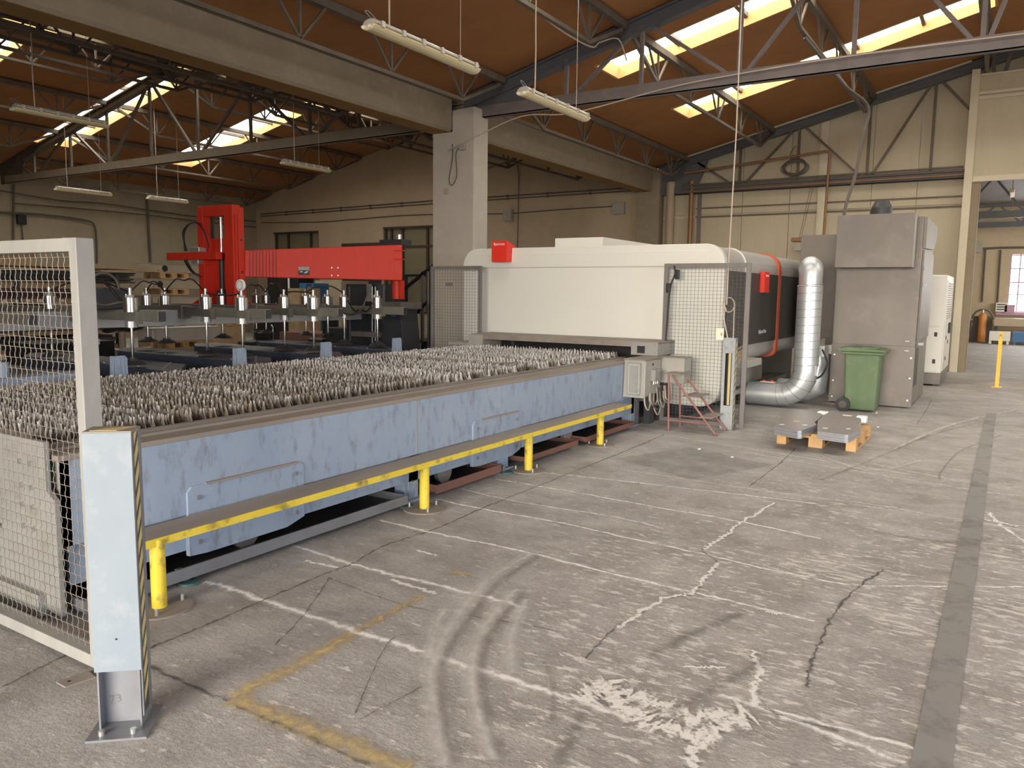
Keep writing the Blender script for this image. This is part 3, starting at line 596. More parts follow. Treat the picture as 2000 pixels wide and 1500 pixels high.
bx('casing', 'cream', t, p.x-.18, p.x+.18, Yf-.2, Yf+.04, p.z-.17, p.z+.17)
for k in range(3): bx('slot', 'black', t, p.x-.15, p.x+.15, Yf-.205, Yf-.2, p.z-.1+k*.09, p.z-.06+k*.09)
p = at(1972, 604, Y=Yf); t = thing('wine_box', 'small wine red box under the far window', 'box', p); bx('box_body', 'mauve', t, p.x-.16, p.x+.16, Yf-.2, Yf+.04, p.z-.14, p.z+.14); bx('lid', 'mauve', t, p.x-.17, p.x+.17, Yf-.21, Yf+.04, p.z+.14, p.z+.17)
p = at(1921, 663, Z=0); t = thing('gas_bottle', 'orange gas bottle inside a wire hoop in the far hall', 'gas bottle', (-.79, 33.9, 0))
G().cyl((-.79, 33.9, .01), (-.79, 33.9, .95), .14, n=14).build('body', 'orange', t); G().cyl((-.79, 33.9, .95), (-.79, 33.9, 1.08), .14, .05, n=14).build('shoulder', 'orange', t)
G().cyl((-.79, 33.9, 1.08), (-.79, 33.9, 1.2), .03, n=8).build('valve', 'alu', t)
G().tube([(-.79+math.cos(a)*.33, 33.95, .85+math.sin(a)*.35) for a in [PI*i/12 for i in range(13)]], .03).build('hoop', 'cable', t)
bx('back_plate', 'cable', t, -1.1, -.48, 34.1, 34.14, 0, .95)
t = thing('steel_bench', 'dark steel bench beside the gas bottle in the far hall', 'bench', (-1.4, 34, 0)); bx('bench_top', 'dark', t, -1.7, -1.1, 33.8, 34.3, .72, .78)
for x in (-1.65, -1.2): bx('leg', 'dark', t, x-.05, x+.05, 33.9, 34.1, 0, .72)
t = thing('workbench', 'long cream workbench below the far window', 'bench', (1.2, 33.9, 0)); bx('bench_top', 'beige', t, -.42, 3.2, 33.6, 34.4, .62, .9)
for x in (-.35, 1.2, 3.0): bx('leg', 'dark', t, x-.05, x+.05, 34.0, 34.2, 0, .62)
t = thing('crate', 'cream crate on feet standing in front of the far workbench', 'crate', (-.2, 33.0, 0)); bx('crate_body', 'cream', t, -.52, .12, 32.8, 33.3, .12, .45)
for x in (-.48, .05): bx('foot', 'cream', t, x-.04, x+.04, 32.85, 33.25, 0, .12)
t = thing('crate', 'blue crate under the far window', 'crate', (.6, 33.0, 0)); bx('crate_body', 'blue', t, .18, 1.2, 32.8, 33.3, .1, .45)
for x in (.25, 1.1): bx('foot', 'blue', t, x-.04, x+.04, 32.85, 33.25, 0, .1)
area('far_hall_fill', (6.5, 27, 3.8), (0, math.radians(70), 0), 3, 10, 500, (1, .93, .82))  # added fill light to brighten the far hall; no opening behind it
t = thing('floor_guard_post', 'yellow flat barrier post standing before the far opening', 'barrier post', (-.07, 17.3, 0))
for y, z in ((17.0, .9), (18.1, .98)): bx('post', 'yellow2', t, -.115, -.055, y-.04, y+.04, 0, z)
bx('rail', 'yellow2', t, -.10, -.07, 17.0, 18.1, .35, .94, bevel=.005)
bx('foot_plate', 'yellow2', t, -.17, -.0, 16.93, 17.07, 0, .012)
# ================================================================== FLOOR MARKS (thin layers lying on the slab)
def gp(px, py): p = at(px, py, Z=0); return Vector((p.x, p.y, 0))
ZL = [.0008]
def strip(name, m, pts, wid, jit=.25, n=10, closed=False, z=None):
    """irregular ribbon on the floor: 'edge' attribute is 1 on its middle line and 0 at its rims"""
    P = catmull(pts, n) if len(pts) > 2 else [pts[0].lerp(pts[1], i/(n*2)) for i in range(n*2+1)]
    vs = []; fs = []; e = []; ZL[0] += .00012; z = ZL[0]
    rnd = random.Random(len(pts)*13+int(pts[0].x*100))
    for i, p in enumerate(P):
        d = (P[min(i+1, len(P)-1)]-P[max(i-1, 0)]); d.z = 0; d = d.normalized() if d.length > 1e-9 else Vector((1, 0, 0)); s = Vector((-d.y, d.x, 0))
        ww = (wid[0]+(wid[1]-wid[0])*i/(len(P)-1) if isinstance(wid, tuple) else wid)*(1+rnd.uniform(-jit, jit))/2
        o = s*rnd.uniform(-1, 1)*ww*jit*.8
        for k, q in ((-1, 0), (0, 1), (1, 0)): vs.append((p+o+s*k*ww)+Vector((0, 0, z))); e.append(float(q)*(.25 if i in (0, len(P)-1) else 1))
        if i: b = 3*(i-1); fs += [(b, b+1, b+4, b+3), (b+1, b+2, b+5, b+4)]
    me = bpy.data.meshes.new(name); me.from_pydata(vs, [], fs); a = me.attributes.new('edge', 'FLOAT', 'POINT'); a.data.foreach_set('value', e)
    me.materials.append(M[m]); o = bpy.data.objects.new(name, me); COL.objects.link(o); o.parent = floor; return o
def PX(*q): return [gp(*v) for v in q]
for pts, wd in ((PX((400, 1136), (427, 1142), (512, 1172), (700, 1234), (850, 1281), (1000, 1328), (1120, 1366), (1240, 1410)), .07),
                (PX((1400, 1355), (1475, 1379), (1600, 1425), (1774, 1495)), .05),
                (PX((566, 1064), (700, 1105), (800, 1130), (917, 1158), (1030, 1188)), .06),
                (PX((735, 1014), (850, 1042), (1000, 1072), (1200, 1122), (1354, 1157)), .05), (PX((1354, 1157), (1480, 1186), (1597, 1215)), .04),
                (PX((850, 974), (940, 994), (1100, 1022), (1200, 1045), (1373, 1082), (1500, 1112), (1667, 1145)), .045), (PX((1667, 1145), (1900, 1146), (2050, 1148)), .035),
                (PX((886, 951), (1000, 978), (1200, 1010), (1300, 1034)), .03), (PX((962, 935), (1100, 958), (1300, 994), (1433, 1017), (1611, 1054)), .045),
                (PX((1028, 920), (1200, 938), (1461, 968), (1600, 985)), .045), (PX((1200, 915), (1500, 960), (1700, 985), (1853, 1012), (2000, 1036)), .03),
                (PX((1300, 850), (1450, 874), (1640, 905), (1800, 930)), .03), (PX((1440, 880), (1580, 905), (1760, 935), (1990, 970)), .03),
                (PX((1930, 1000), (1960, 1030), (2020, 1070)), .05), (PX((594, 1095), (661, 1111)), .05), (PX((760, 1132), (855, 1161)), .05), (PX((812, 1075), (855, 1086)), .04),
                (PX((1350, 820), (1500, 846), (1560, 852)), .02), (PX((1500, 1385), (1700, 1440), (1850, 1480)), .04), (PX((1700, 905), (1850, 935), (1980, 955)), .03)):
    strip('joint_line', 'chalk', pts, wd*1.5, .3)
for pts, wd in ((PX((180, 1306), (280, 1271), (400, 1223), (512, 1174), (643, 1118), (688, 1102), (751, 1066), (850, 1034), (940, 994), (1052, 949), (1232, 877), (1300, 848)), .035),
                (PX((280, 1299), (400, 1352), (500, 1396), (571, 1426), (724, 1498)), .05), (PX((0, 1345), (110, 1290), (190, 1256)), .03),
                (PX((643, 1129), (598, 1196), (535, 1264)), .02), (PX((640, 1128), (720, 1160), (820, 1190), (960, 1210), (1100, 1236)), .02),
                (PX((1555, 875), (1520, 908), (1461, 952)), .03), (PX((1517, 982), (1452, 1019), (1410, 1050), (1373, 1075), (1401, 1099), (1382, 1127), (1349, 1159), (1293, 1173), (1250, 1200), (1200, 1229), (1140, 1290)), .03),
                (PX((1727, 1113), (1667, 1155), (1620, 1215), (1600, 1260), (1583, 1299), (1578, 1346)), .045), (PX((820, 1240), (760, 1255), (690, 1402)), .018),
                (PX((1912, 1060), (1900, 1090), (1893, 1150)), .03), (PX((1820, 780), (1810, 800), (1790, 830)), .02), (PX((700, 1408), (830, 1340)), .02), (PX((1475, 1379), (1560, 1410), (1640, 1430)), .03)):
    strip('crack', 'crack', pts, wd*.8, .5, 14)
for pts, wd in ((PX((1517, 982), (1452, 1019), (1410, 1050), (1373, 1075)), .09), (PX((1401, 1099), (1382, 1127), (1349, 1159), (1293, 1173), (1200, 1229)), .09),
                (PX((1120, 1366), (1180, 1350), (1260, 1370), (1350, 1400), (1470, 1395)), .32), (PX((1180, 1330), (1230, 1390), (1300, 1430), (1400, 1440)), .30), (PX((1450, 1400), (1390, 1440), (1340, 1500)), .14),
                (PX((1470, 1270), (1480, 1320), (1465, 1380)), .10), (PX((1490, 1195), (1530, 1200)), .12), (PX((1330, 1305), (1420, 1305)), .06), (PX((1920, 1015), (1990, 1030)), .1)):
    strip('spalled_patch', 'chalkw', pts, wd, .4, 12)
for pts, wd in ((PX((452, 1366), (520, 1330), (600, 1290), (690, 1238)), .13), (PX((690, 1238), (760, 1200), (832, 1163)), .07), (PX((450, 1366), (560, 1410), (660, 1448), (800, 1510)), .15), (PX((875, 1118), (925, 1124)), .07)):
    strip('painted_line', 'yline', pts, wd*1.7, .12)
for pts, wd in ((PX((1040, 1080), (960, 1130), (905, 1190), (863, 1255), (843, 1322), (850, 1390), (872, 1500)), .14), (PX((1010, 1150), (950, 1220), (925, 1290), (931, 1390), (967, 1490)), .12), (PX((870, 1190), (850, 1230), (838, 1290)), .1), (PX((1030, 1170), (1000, 1240), (1000, 1320)), .12), (PX((1800, 900), (1700, 920), (1600, 890)), .08), (PX((1990, 800), (1860, 830), (1740, 880)), .1)):
    strip('tyre_mark', 'tyre', pts, wd*1.3, .1, 12)
for pts, wd in ((PX((1055, 1085), (975, 1140), (920, 1205), (880, 1265), (862, 1322), (868, 1390), (890, 1500)), .08), (PX((1025, 1160), (965, 1230), (941, 1300), (948, 1390), (985, 1490)), .08), (PX((1060, 1290), (1080, 1340), (1075, 1420)), .05), (PX((1140, 1390), (1110, 1450), (1090, 1500)), .1),
                (PX((1900, 830), (1820, 850), (1700, 900), (1600, 940)), .05), (PX((1960, 850), (1880, 880), (1840, 920), (1835, 940)), .04), (PX((1450, 1200), (1350, 1240), (1260, 1290)), .12), (PX((1700, 1040), (1850, 1060), (1950, 1050)), .14), (PX((1500, 1290), (1300, 1400)), .1)):
    strip('tyre_smear', 'tyred', pts, wd*1.2, .15, 12)
strip('filled_trench', 'damp', [Vector((-.115, 1.8, 0)), Vector((-.112, 5, 0)), Vector((-.105, 9.6, 0)), Vector((-.10, 13, 0))], .125, .02, 6)
me = bpy.data.objects['filled_trench'].data   # crisp trench: full strength up to its rim
me.attributes['edge'].data.foreach_set('value', [1.0]*len(me.vertices))
o = strip('smooth_patch', 'damp', [Vector((-3.0, 7.55, 0)), Vector((-2.05, 7.15, 0))], 1.1, .05, 4); me = o.data; me.attributes['edge'].data.foreach_set('value', [.42]*len(me.vertices))
# flakes broken out of the surface
g = G(); rnd = random.Random(3)
for i in range(1100):
    x = rnd.uniform(-3.3, 1.6); y = rnd.uniform(1.9, 8.5)
    if rnd.random() > (x+3.6)/4: continue
    n = rnd.randint(4, 7); a = rnd.uniform(.006, .028); b = a*rnd.uniform(.25, .6); t0 = rnd.uniform(-.5, .5)
    vs = []
    for k in range(n):
        t = 2*PI*k/n; r = rnd.uniform(.6, 1.2); u = math.cos(t)*a*r; v = math.sin(t)*b*r
        vs.append((x+u*math.cos(t0)-v*math.sin(t0), y+u*math.sin(t0)+v*math.cos(t0), .0005+.003*rnd.random()))
    g.add(vs, [tuple(range(n))])
o = g.build('flakes', mat('pale flake', (.50, .46, .40), .9), floor); o['kind'] = 'stuff'

# ================================================================== CUTTING TABLE
XS = -3.85
T = thing('cutting_table', 'long blue grey laser cutting table covered with rows of pointed steel slats', 'cutting table', (-5.4, 5.6, 0))
bx('side_panel', 'table', T, XS-.03, XS, 2.0, 9.05, .37, .80)
bx('lower_side_panel', 'table', T, XS-.05, XS-.02, 2.02, 9.0, .16, .37)
g = G(); g.box(XS-.19, XS+.004, 2.0, 9.2, .80, .828); g.box(XS-.15, XS-.13, 2.0, 9.2, .828, .845); g.build('top_rail', 'tabled', T, bevel=.003)
bx('inner_rail', 'table', T, XS-.34, XS-.20, 2.0, 9.2, .795, .812); bx('inner_edge', 'tabled', T, XS-.35, XS-.32, 2.0, 9.2, .812, .835)
for (a, b, c, d, e) in (((363, 965), (591, 911), (365, 1076), (592, 1003), .50), ((922, 832), (1015, 806), (921, 903), (1018, 880), .50)):
    y0 = at(*a, X=XS).y; y1 = at(*b, X=XS).y
    if y1 < y0: y0, y1 = y1, y0
    g = G(); g.prism([(y0, .13), (y0+.12, .12), (y1-.15, .12), (y1, .16), (y1, .50), (y1-.03, .53), (y0+.03, .53), (y0, .50)], 'x', XS-.02, XS+.012); pl = g.build('cover_plate', 'table', T, bevel=.004)
    bx('lip', 'tabled', pl, XS, XS+.022, y0+.12, y1-.05, .525, .537)
    for yy in (y0+.07, y1-.07):
        for zz in (.2, .46): G().cyl((XS+.005, yy, zz), (XS+.022, yy, zz), .014, n=8).build('bolt', 'steel', pl)
bx('weld_seam', 'tabled', T, XS-.001, XS+.002, 4.72, 4.725, .37, .80)
bx('far_side_panel', 'table', T, -6.74, -6.70, 2.0, 9.2, .15, .84); bx('far_top_rail', 'tabled', T, -6.75, -6.58, 2.0, 9.2, .815, .85)
bx('gap_black', 'black', T, -4.32, -4.30, 2.1, 9.3, .045, .5); bx('light_block', 'black', T, -6.69, XS-.2, 2.05, 9.6, .50, .56)  # black sheets added for the shade under the table and to stop light passing
# near end: pale plates behind the mesh guard
bx('end_plate', 'tablew', T, -6.74, XS, 2.0, 2.03, .34, .80); bx('end_top_rail', 'tabled', T, -6.74, XS, 1.98, 2.12, .80, .83)
g = G(); g.prism([(-4.42, .10), (-3.83, .03), (-3.83, .62), (-3.90, .66), (-3.90, .90), (-4.36, .90), (-4.36, .40), (-4.42, .38)], 'y', 1.94, 1.97); cp = g.build('corner_plate', 'tablew', T, bevel=.004)
for x in (-4.02, -4.12):
    for z in (.45, .56, .66, .78): G().cyl((x, 1.925, z), (x, 1.945, z), .013, n=8).build('bolt', 'alu', cp)
bx('end_crossbar', 'tabled', T, -6.74, -4.2, 1.97, 2.0, .33, .38); bx('end_sill', 'tablew', T, -6.7, -3.95, 1.9, 1.98, .02, .13); bx('recess_black', 'black', T, -6.7, -4.4, 2.04, 2.06, .13, .34)  # the black sheet is added as the shade inside the end recess
for y in (2.25, 4.62, 5.95, 8.9):
    for x in (-3.93, -6.6):
        g = G(); g.box(x-.05, x+.05, y-.02, y+.02, .02, .40); g.box(x-.06, x+.06, y+.02, y+.14, .02, .40); g.box(x-.1, x+.1, y-.08, y+.18, 0, .02); leg = g.build('leg', 'table', T, bevel=.004)
        G().cyl((x+.055, y+.07, .15), (x+.085, y+.07, .15), .018, n=8).build('bolt', 'alu', leg)
for y in (3.15, 5.2, 7.4): G().cyl((-3.98, y, .13), (-3.94, y, .13), .10, n=20).build('wheel', 'alu', T)
# slats: shared meshes, every slat its own part
X0, X1 = -6.50, -4.19; PT = .044; NT = int((X1-X0)/PT)
smesh = []
for v, mm in enumerate(('slatg', 'slatg', 'slatr', 'slatw', 'slatw')):
    g = G(); rnd = random.Random(40+v)
    for k in range(NT):
        x = X0+k*PT-(-5.345); zt = .902+rnd.uniform(-.016, .008); zv = .838+rnd.uniform(-.010, .008); xm = x+PT/2+rnd.uniform(-.006, .006)
        y = .003*math.sin(k*.3+v)+rnd.uniform(-.004, .004); w_ = rnd.uniform(.001, .005); ty = y+rnd.uniform(-.008, .008)
        vs = [(x, y-.003, .60), (x+PT*.97, y-.003, .60), (x+PT*.97, y-.003, zv), (xm+.009, y-.003, zv+.026), (xm+w_, ty-.003, zt), (xm-w_, ty-.003, zt), (xm-.009, y-.003, zv+.026), (x, y-.003, zv)]
        n_ = len(vs); vs += [(a, b+.005, c) for a, b, c in vs]
        g.add(vs, [tuple(range(n_)), tuple(range(2*n_-1, n_-1, -1))]+[(i, n_+i, n_+i+1, i+1) for i in range(1, n_-1)])
    o = g.build('slat', mm, None); smesh.append(o.data); bpy.data.objects.remove(o)
NS = 118; rnd = random.Random(5)
for i in range(NS):
    far = i/NS; c_ = rnd.random()
    k = (rnd.choice((3, 4)) if c_ < (far-.35)*1.3 else rnd.choice((0, 1, 0, 1, 2)))
    o = bpy.data.objects.new('slat', smesh[k]); COL.objects.link(o); o.parent = T
    o.location = Vector((-5.345+rnd.uniform(-.02, .02), 2.16+i*(9.32-2.16)/NS+rnd.uniform(-.008, .008), rnd.uniform(-.008, .004)))-wl(T)
    o.rotation_euler = (rnd.uniform(-.04, .04), rnd.uniform(-.0015, .0015), rnd.uniform(-.005, .005))
bx('slat_holder', 'tabled', T, -6.56, -6.53, 2.05, 9.35, .6, .84); bx('slat_holder', 'tabled', T, -4.165, -4.15, 2.05, 9.35, .6, .835)
for px, h_ in ((235, 695), (471, 680), (640, 668), (778, 660)):
    q_ = at(px, h_, X=-6.76); y = q_.y; z1 = q_.z
    g = G(); g.prism([(y-.075, .55), (y+.075, .55), (y+.06, z1-.02), (y+.04, z1), (y-.06, z1)], 'x', -6.77, -6.755); g.prism([(-6.83, .55), (-6.755, .55), (-6.755, z1), (-6.80, z1)], 'y', y-.075, y-.06)
    g.box(-6.775, -6.75, y-.02, y-.008, .55, z1-.01); g.box(-6.775, -6.75, y+.02, y+.03, .55, z1-.01)
    g.build('corner_bracket', 'table', T)
# trays on the floor under the table edge
def tray(y0, y1, m, label, x=-3.76, z0=.035, z1=.103):
    t = thing('floor_tray', label, 'tray', (-4.2, (y0+y1)/2, 0), 'floor trays under the cutting table')
    bx('front_lip', m, t, x-.012, x, y0, y1, z0, z1); bx('tray_floor', 'darksheet', t, x-.9, x-.012, y0, y1, z0, z0+.01)
    for y in (y0, y1-.012): bx('end_lip', m, t, x-.9, x-.012, y, y+.012, z0+.01, z1)
    for y in (y0+.35, y1-.35): bx('foot', m, t, x-.22, x-.10, y-.04, y+.04, 0, z0)
    return t
tray(2.02, 4.50, 'steel', 'dark grey tray on the floor below the near half of the cutting table')
tray(4.86, 5.80, 'rust', 'rusty tray below the table between the second and third yellow posts')
tray(6.20, 7.28, 'rust', 'rusty red tray below the table just past the third yellow post', -3.75, .05, .10)
tray(7.46, 8.75, 'rust', 'last rusty tray, beside the junction box end of the table', -3.75, .045, .10)
for i, (x, y) in enumerate(((-3.78, 2.62), (-3.80, 4.52), (-3.78, 5.92))):
    t = thing('levelling_pad', 'green rimmed levelling pad on the floor by the %s table leg' % ('nearest', 'second', 'third')[i], 'levelling pad', (x, y, 0), 'levelling pads')
    G().cyl((x, y, .001), (x, y, .014), .06, .055, n=20).build('pad', 'teal', t); bx('clamp', 'steel', t, x-.1, x-.02, y-.02, y+.02, .012, .07, bevel=.004)

# yellow guard rail
R_ = thing('guard_rail', 'yellow painted guard rail with four posts along the cutting table', 'guard rail', (-3.64, 5.2, 0))
g = G(); g.box(-3.80, -3.575, 2.05, 8.25, .372, .380); g.build('rail_top', 'tabled', R_)
g = G(); g.box(-3.58, -3.570, 2.05, 8.25, .342, .382); g.build('rail_edge', 'yellow', R_)
for x, y in ((-3.60, 2.32), (-3.64, 4.55), (-3.66, 6.11), (-3.66, 7.62)):
    p = G().cyl((x, y, .012), (x, y, .372), .038, n=18).build('post', 'yellow', R_)
    b = G().cyl((x, y, 0.001), (x, y, .012), .16, n=32).build('base_disc', 'tabled', R_)
    for k in range(3):
        a = math.radians(20+k*120-60); G().cyl((x+.12*math.cos(a), y+.12*math.sin(a), .012), (x+.12*math.cos(a), y+.12*math.sin(a), .045), .010, n=6).build('bolt', 'alu', b)

# ------------------------------------------------------------------ near post with the bright cover
aC = math.radians(42); Mx = Matrix.Translation((-2.695, 1.56, 0)) @ Matrix.Rotation(aC, 4, 'Z')
P_ = thing('barrier_post', 'nearest steel post with a bright blue white cover and black and yellow striped edge', 'post', (-2.75, 1.62, 0))
g = G(); g.box(-.082, .082, -.003, .005, .235, 1.13, Mx); g.build('front_cover', 'cover', P_)
g = G(); g.box(-.082, -.077, .005, .115, .235, 1.13, Mx); g.build('cover_side', 'cover', P_)
g = G(); g.box(.077, .082, .005, .115, .05, 1.13, Mx); g.build('cover_side', 'steel', P_)
g = G(); g.box(-.082, .082, .0, .115, 1.13, 1.136, Mx); g.build('cap', 'tabled', P_)
g = G(); g.prism([(-.06, .01), (.03, .01), (.075, .10), (-.02, .06)], 'z', 1.1365, 1.138, Mx); g.build('cap_tape', 'stripe_y', P_)
g = G(); g.box(-.07, .07, .05, .056, .008, .235, Mx); g.box(-.075, -.069, .0, .11, .008, .235, Mx); g.box(.069, .075, .0, .11, .008, .235, Mx); g.build('channel_post', 'steel', P_)
for k in range(13):
    z0 = .09+k*.082; z1 = z0+.05
    g = G(); g.add([Mx @ Vector(v) for v in ((.083, .022, z0), (.083, .072, z0+.06), (.083, .072, min(z1+.06, 1.128)), (.083, .022, z1))], [(0, 1, 2, 3)]); g.build('tape_stripe', 'stripe_y', P_)
g = G(); g.box(.0822, .0826, .02, .074, .06, 1.128, Mx); g.build('tape_backing', 'stripe_k', P_)
bp_ = G().box(-.10, .11, -.075, .16, 0.001, .010, Mx).build('base_plate', 'steel', P_)
for x, y in ((-.055, -.04), (.055, -.04), (.06, .13)): g = G(); a = Mx @ Vector((x, y, .01)); g.cyl(a, a+Vector((0, 0, .018)), .012, n=6); g.build('bolt', 'alu', bp_)
a = Mx @ Vector((0, -.004, .36)); G().cyl(a, a+(Mx.to_3x3() @ Vector((0, -.001, 0))), .004, n=8).build('hole', 'black', P_)
text('lettering', '73', .045, Mx @ Vector((-.03, .049, .10)), (math.radians(90), math.radians(-8), aC), 'frame', P_, .0003)
t = thing('floor_tag', 'flat steel tab lying on the floor behind the nearest post', 'plate', gp(150, 1325)); q = [gp(110, 1335), gp(128, 1345), gp(187, 1325), gp(172, 1314)]
G().prism([(v.x, v.y) for v in q], 'z', .001, .008).build('tab', 'tabled', t); v = gp(135, 1334); G().cyl((v.x, v.y, .008), (v.x, v.y, .0085), .008, n=10).build('hole', 'black', t)

# ------------------------------------------------------------------ mesh guards
def mesh_guard(label, x0, x1, y, z0, z1, fw, px, pz, wire, mframe, crimp=0, wr=.0022, dep=.04, extra=None):
    t = thing('mesh_guard', label, 'mesh fence', ((x0+x1)/2, y, z0))
    d = dep/2
    bx('frame_post', mframe, t, x0, x0+fw, y-d, y+d, z0, z1, bevel=.003); bx('frame_post', mframe, t, x1-fw, x1, y-d, y+d, z0, z1, bevel=.003)
    bx('frame_bar', mframe, t, x0+fw, x1-fw, y-d, y+d, z1-fw, z1, bevel=.003); bx('frame_bar', mframe, t, x0+fw, x1-fw, y-d, y+d, z0, z0+fw, bevel=.003)
    g = G(); xa, xb, za, zb = x0+fw*.9, x1-fw*.9, z0+fw*.9, z1-fw*.9
    nx = int((xb-xa)/px); nz = int((zb-za)/pz)
    for i in range(nx+1):
        x = xa+(xb-xa)*(i+.5)/(nx+1)
        if crimp:
            pts = []; k = int((zb-za)/(pz/4))
            for j in range(k+1):
                zz = za+(zb-za)*j/k; pts.append((x+crimp*math.sin(2*PI*(zz-za)/pz), y+crimp*.5*math.sin(2*PI*(zz-za)/pz+1), zz))
            g.tube(pts, wr, 4)
        else: g.tube([(x, y, za), (x, y, zb)], wr, 4)
    for j in range(nz+1):
        z = za+(zb-za)*(j+.5)/(nz+1); g.tube([(xa, y+wr, z), (xb, y+wr, z)], wr, 4)
    o = g.build('wire_mesh', wire, t); o['kind'] = 'stuff'; return t
mesh_guard('big pale framed wire mesh guard at the left edge, nearest the viewer', -5.3, -3.18, 1.79, .02, 1.845, .055, .045, .0495, 'wire', 'fence', .0034, .0018, .075)
t2 = mesh_guard('grey framed wire mesh guard standing at the right front corner of the white machine', -3.76, -2.66, 9.60, .0, 2.03, .055, .05, .0455, 'wired', 'frame')
G().tube(catmull([(-3.62, 9.56, 2.0), (-3.60, 9.55, 1.9), (-3.66, 9.55, 1.7), (-3.69, 9.56, 1.2), (-3.70, 9.56, .9)], 6), .012).build('hanging_lead', 'black', t2)
bx('plug', 'black', t2, -3.60, -3.54, 9.53, 9.57, 1.83, 1.95, bevel=.01); bx('plug', 'black', t2, -3.71, -3.66, 9.53, 9.57, 1.66, 1.78, bevel=.01)
G().tube([(-2.93+.07*math.cos(a), 9.66, 1.52+.09*math.sin(a)) for a in [2*PI*i/16 for i in range(17)]]+[(-2.86, 9.66, 1.3), (-2.84, 9.6, 1.12)], .008).build('wire_loop', 'cablel', t2)
a = at(842, 520, Y=9.55).x; b = at(941, 520, Y=9.55).x
t3 = mesh_guard('small dark wire mesh guard left of the white machine front', a, b, 9.55, .0, 2.02, .05, .05, .0455, 'wired', 'frame')
bx('label_plate', 'frame', t3, a+.3, a+.42, 9.52, 9.54, 1.72, 1.77)
# slotted light barrier post
t = thing('barrier_post', 'slim pale steel post with a vertical slot beside the right mesh guard', 'post', (-2.83, 9.45, 0))
g = G(); g.box(-2.90, -2.865, 9.40, 9.405, .0, 1.12); g.box(-2.785, -2.75, 9.40, 9.405, 0, 1.12); g.box(-2.865, -2.785, 9.40, 9.405, 0, .30); g.box(-2.865, -2.785, 9.40, 9.405, .94, 1.12); g.box(-2.90, -2.895, 9.405, 9.5, 0, 1.12); g.box(-2.90, -2.75, 9.40, 9.5, 1.12, 1.125)
g.build('slotted_cover', 'coverg', t)
bx('cover_side', 'steel', t, -2.755, -2.75, 9.405, 9.5, 0, 1.12); bx('inner_rod', 'stripe_y', t, -2.84, -2.81, 9.45, 9.47, .3, .95); bx('back_plate', 'black', t, -2.89, -2.76, 9.49, 9.495, .1, 1.1)
for k in range(12):
    z = .03+k*.088; g = G(); g.add([(-2.749, 9.42, z), (-2.749, 9.48, z+.05), (-2.749, 9.48, z+.095), (-2.749, 9.42, z+.045)], [(0, 1, 2, 3)]); g.build('tape_stripe', 'stripe_y', t)
bx('base_plate', 'steel', t, -2.93, -2.72, 9.36, 9.56, .001, .01)
G().tube(catmull([(-2.86, 9.44, 1.12), (-2.90, 9.44, 1.28), (-2.93, 9.44, 1.42), (-2.92, 9.44, 1.5), (-2.89, 9.44, 1.45)], 5), .009).build('wire_hook', 'cablel', t)
t = thing('paper_tag', 'small cream paper tag hanging on a cord above the slotted post', 'tag', (-2.90, 9.35, 1.2))
tp = bx('card', 'paper', t, -2.98, -2.885, 9.352, 9.356, 1.10, 1.24); bx('printed_mark', 'boxg', tp, -2.92, -2.90, 9.350, 9.352, 1.15, 1.19)
G().tube([(-2.93, 9.354, 1.24), (-2.93, 9.5, 1.6)], .003).build('string', 'cablel', t)

# ------------------------------------------------------------------ boxes and cables at the table end
t = thing('junction_cabinet', 'pale steel junction cabinet with hanging cables at the far end of the table side', 'junction cabinet', (-3.7, 8.9, .4))
g = G(); g.prism([(8.60, .41), (9.12, .44), (9.12, .85), (8.62, .86)], 'x', -3.845, -3.58); g.build('cabinet_body', 'boxg', t, bevel=.008)
bx('end_door', 'tablew', t, -3.79, -3.62, 8.588, 8.60, .44, .83, bevel=.004)
g = G(); g.box(-3.775, -3.765, 8.584, 8.588, .46, .81); g.box(-3.645, -3.635, 8.584, 8.588, .46, .81); g.box(-3.765, -3.645, 8.584, 8.588, .46, .468); g.box(-3.765, -3.645, 8.584, 8.588, .80, .81); g.build('door_rim', 'alu', t)
bx('lid', 'tabled', t, -3.85, -3.56, 8.60, 9.14, .862, .87)
bx('side_flange', 'alu', t, -3.58, -3.572, 8.62, 8.66, .43, .85)
cb = bx('connector_box', 'tablew', t, -3.58, -3.52, 8.80, 8.98, .60, .74, bevel=.006)
for k in range(3): G().cyl((-3.55, 8.83+k*.06, .60), (-3.55, 8.83+k*.06, .56), .014, n=8).build('gland', 'alu', cb)
G().cyl((-3.58, 8.86, .80), (-3.57, 8.86, .80), .012, n=8).build('lock', 'black', t)
rnd = random.Random(9)
for k in range(13):
    y = 8.66+k*.045; x = -3.60+rnd.uniform(-.05, .07); dz = rnd.uniform(.10, .27); e = rnd.uniform(.2, .38)
    G().tube(catmull([(x, y, .45), (x+.03, y-.04, .43-dz*.6), (x+.02, y+e*.4, .42-dz), (x, y+e*.85, .42-dz*.5), (x-.03, y+e, .50)], 6), .009).build('hanging_cable', 'cablel' if k % 3 == 0 else ('cable', 'boxg')[k % 2], t)
t = thing('cable_trunking', 'grey sheet metal trunking box behind the junction cabinet', 'trunking', (-3.5, 9.3, .5))
bx('trunk_body', 'boxg', t, -3.85, -3.30, 9.18, 9.42, .55, .86, bevel=.004); bx('riser', 'dark', t, -3.84, -3.76, 9.25, 9.40, 0, .55); bx('lid', 'tabled', t, -3.86, -3.29, 9.17, 9.43, .86, .87)
t = thing('support_leg', 'short steel leg with foot plate under the junction cabinet', 'leg stand', (-3.9, 8.9, 0)); bx('stem', 'steel', t, -3.93, -3.87, 9.10, 9.17, .01, .42); bx('foot_plate', 'steel', t, -3.98, -3.84, 9.06, 9.2, 0, .012)
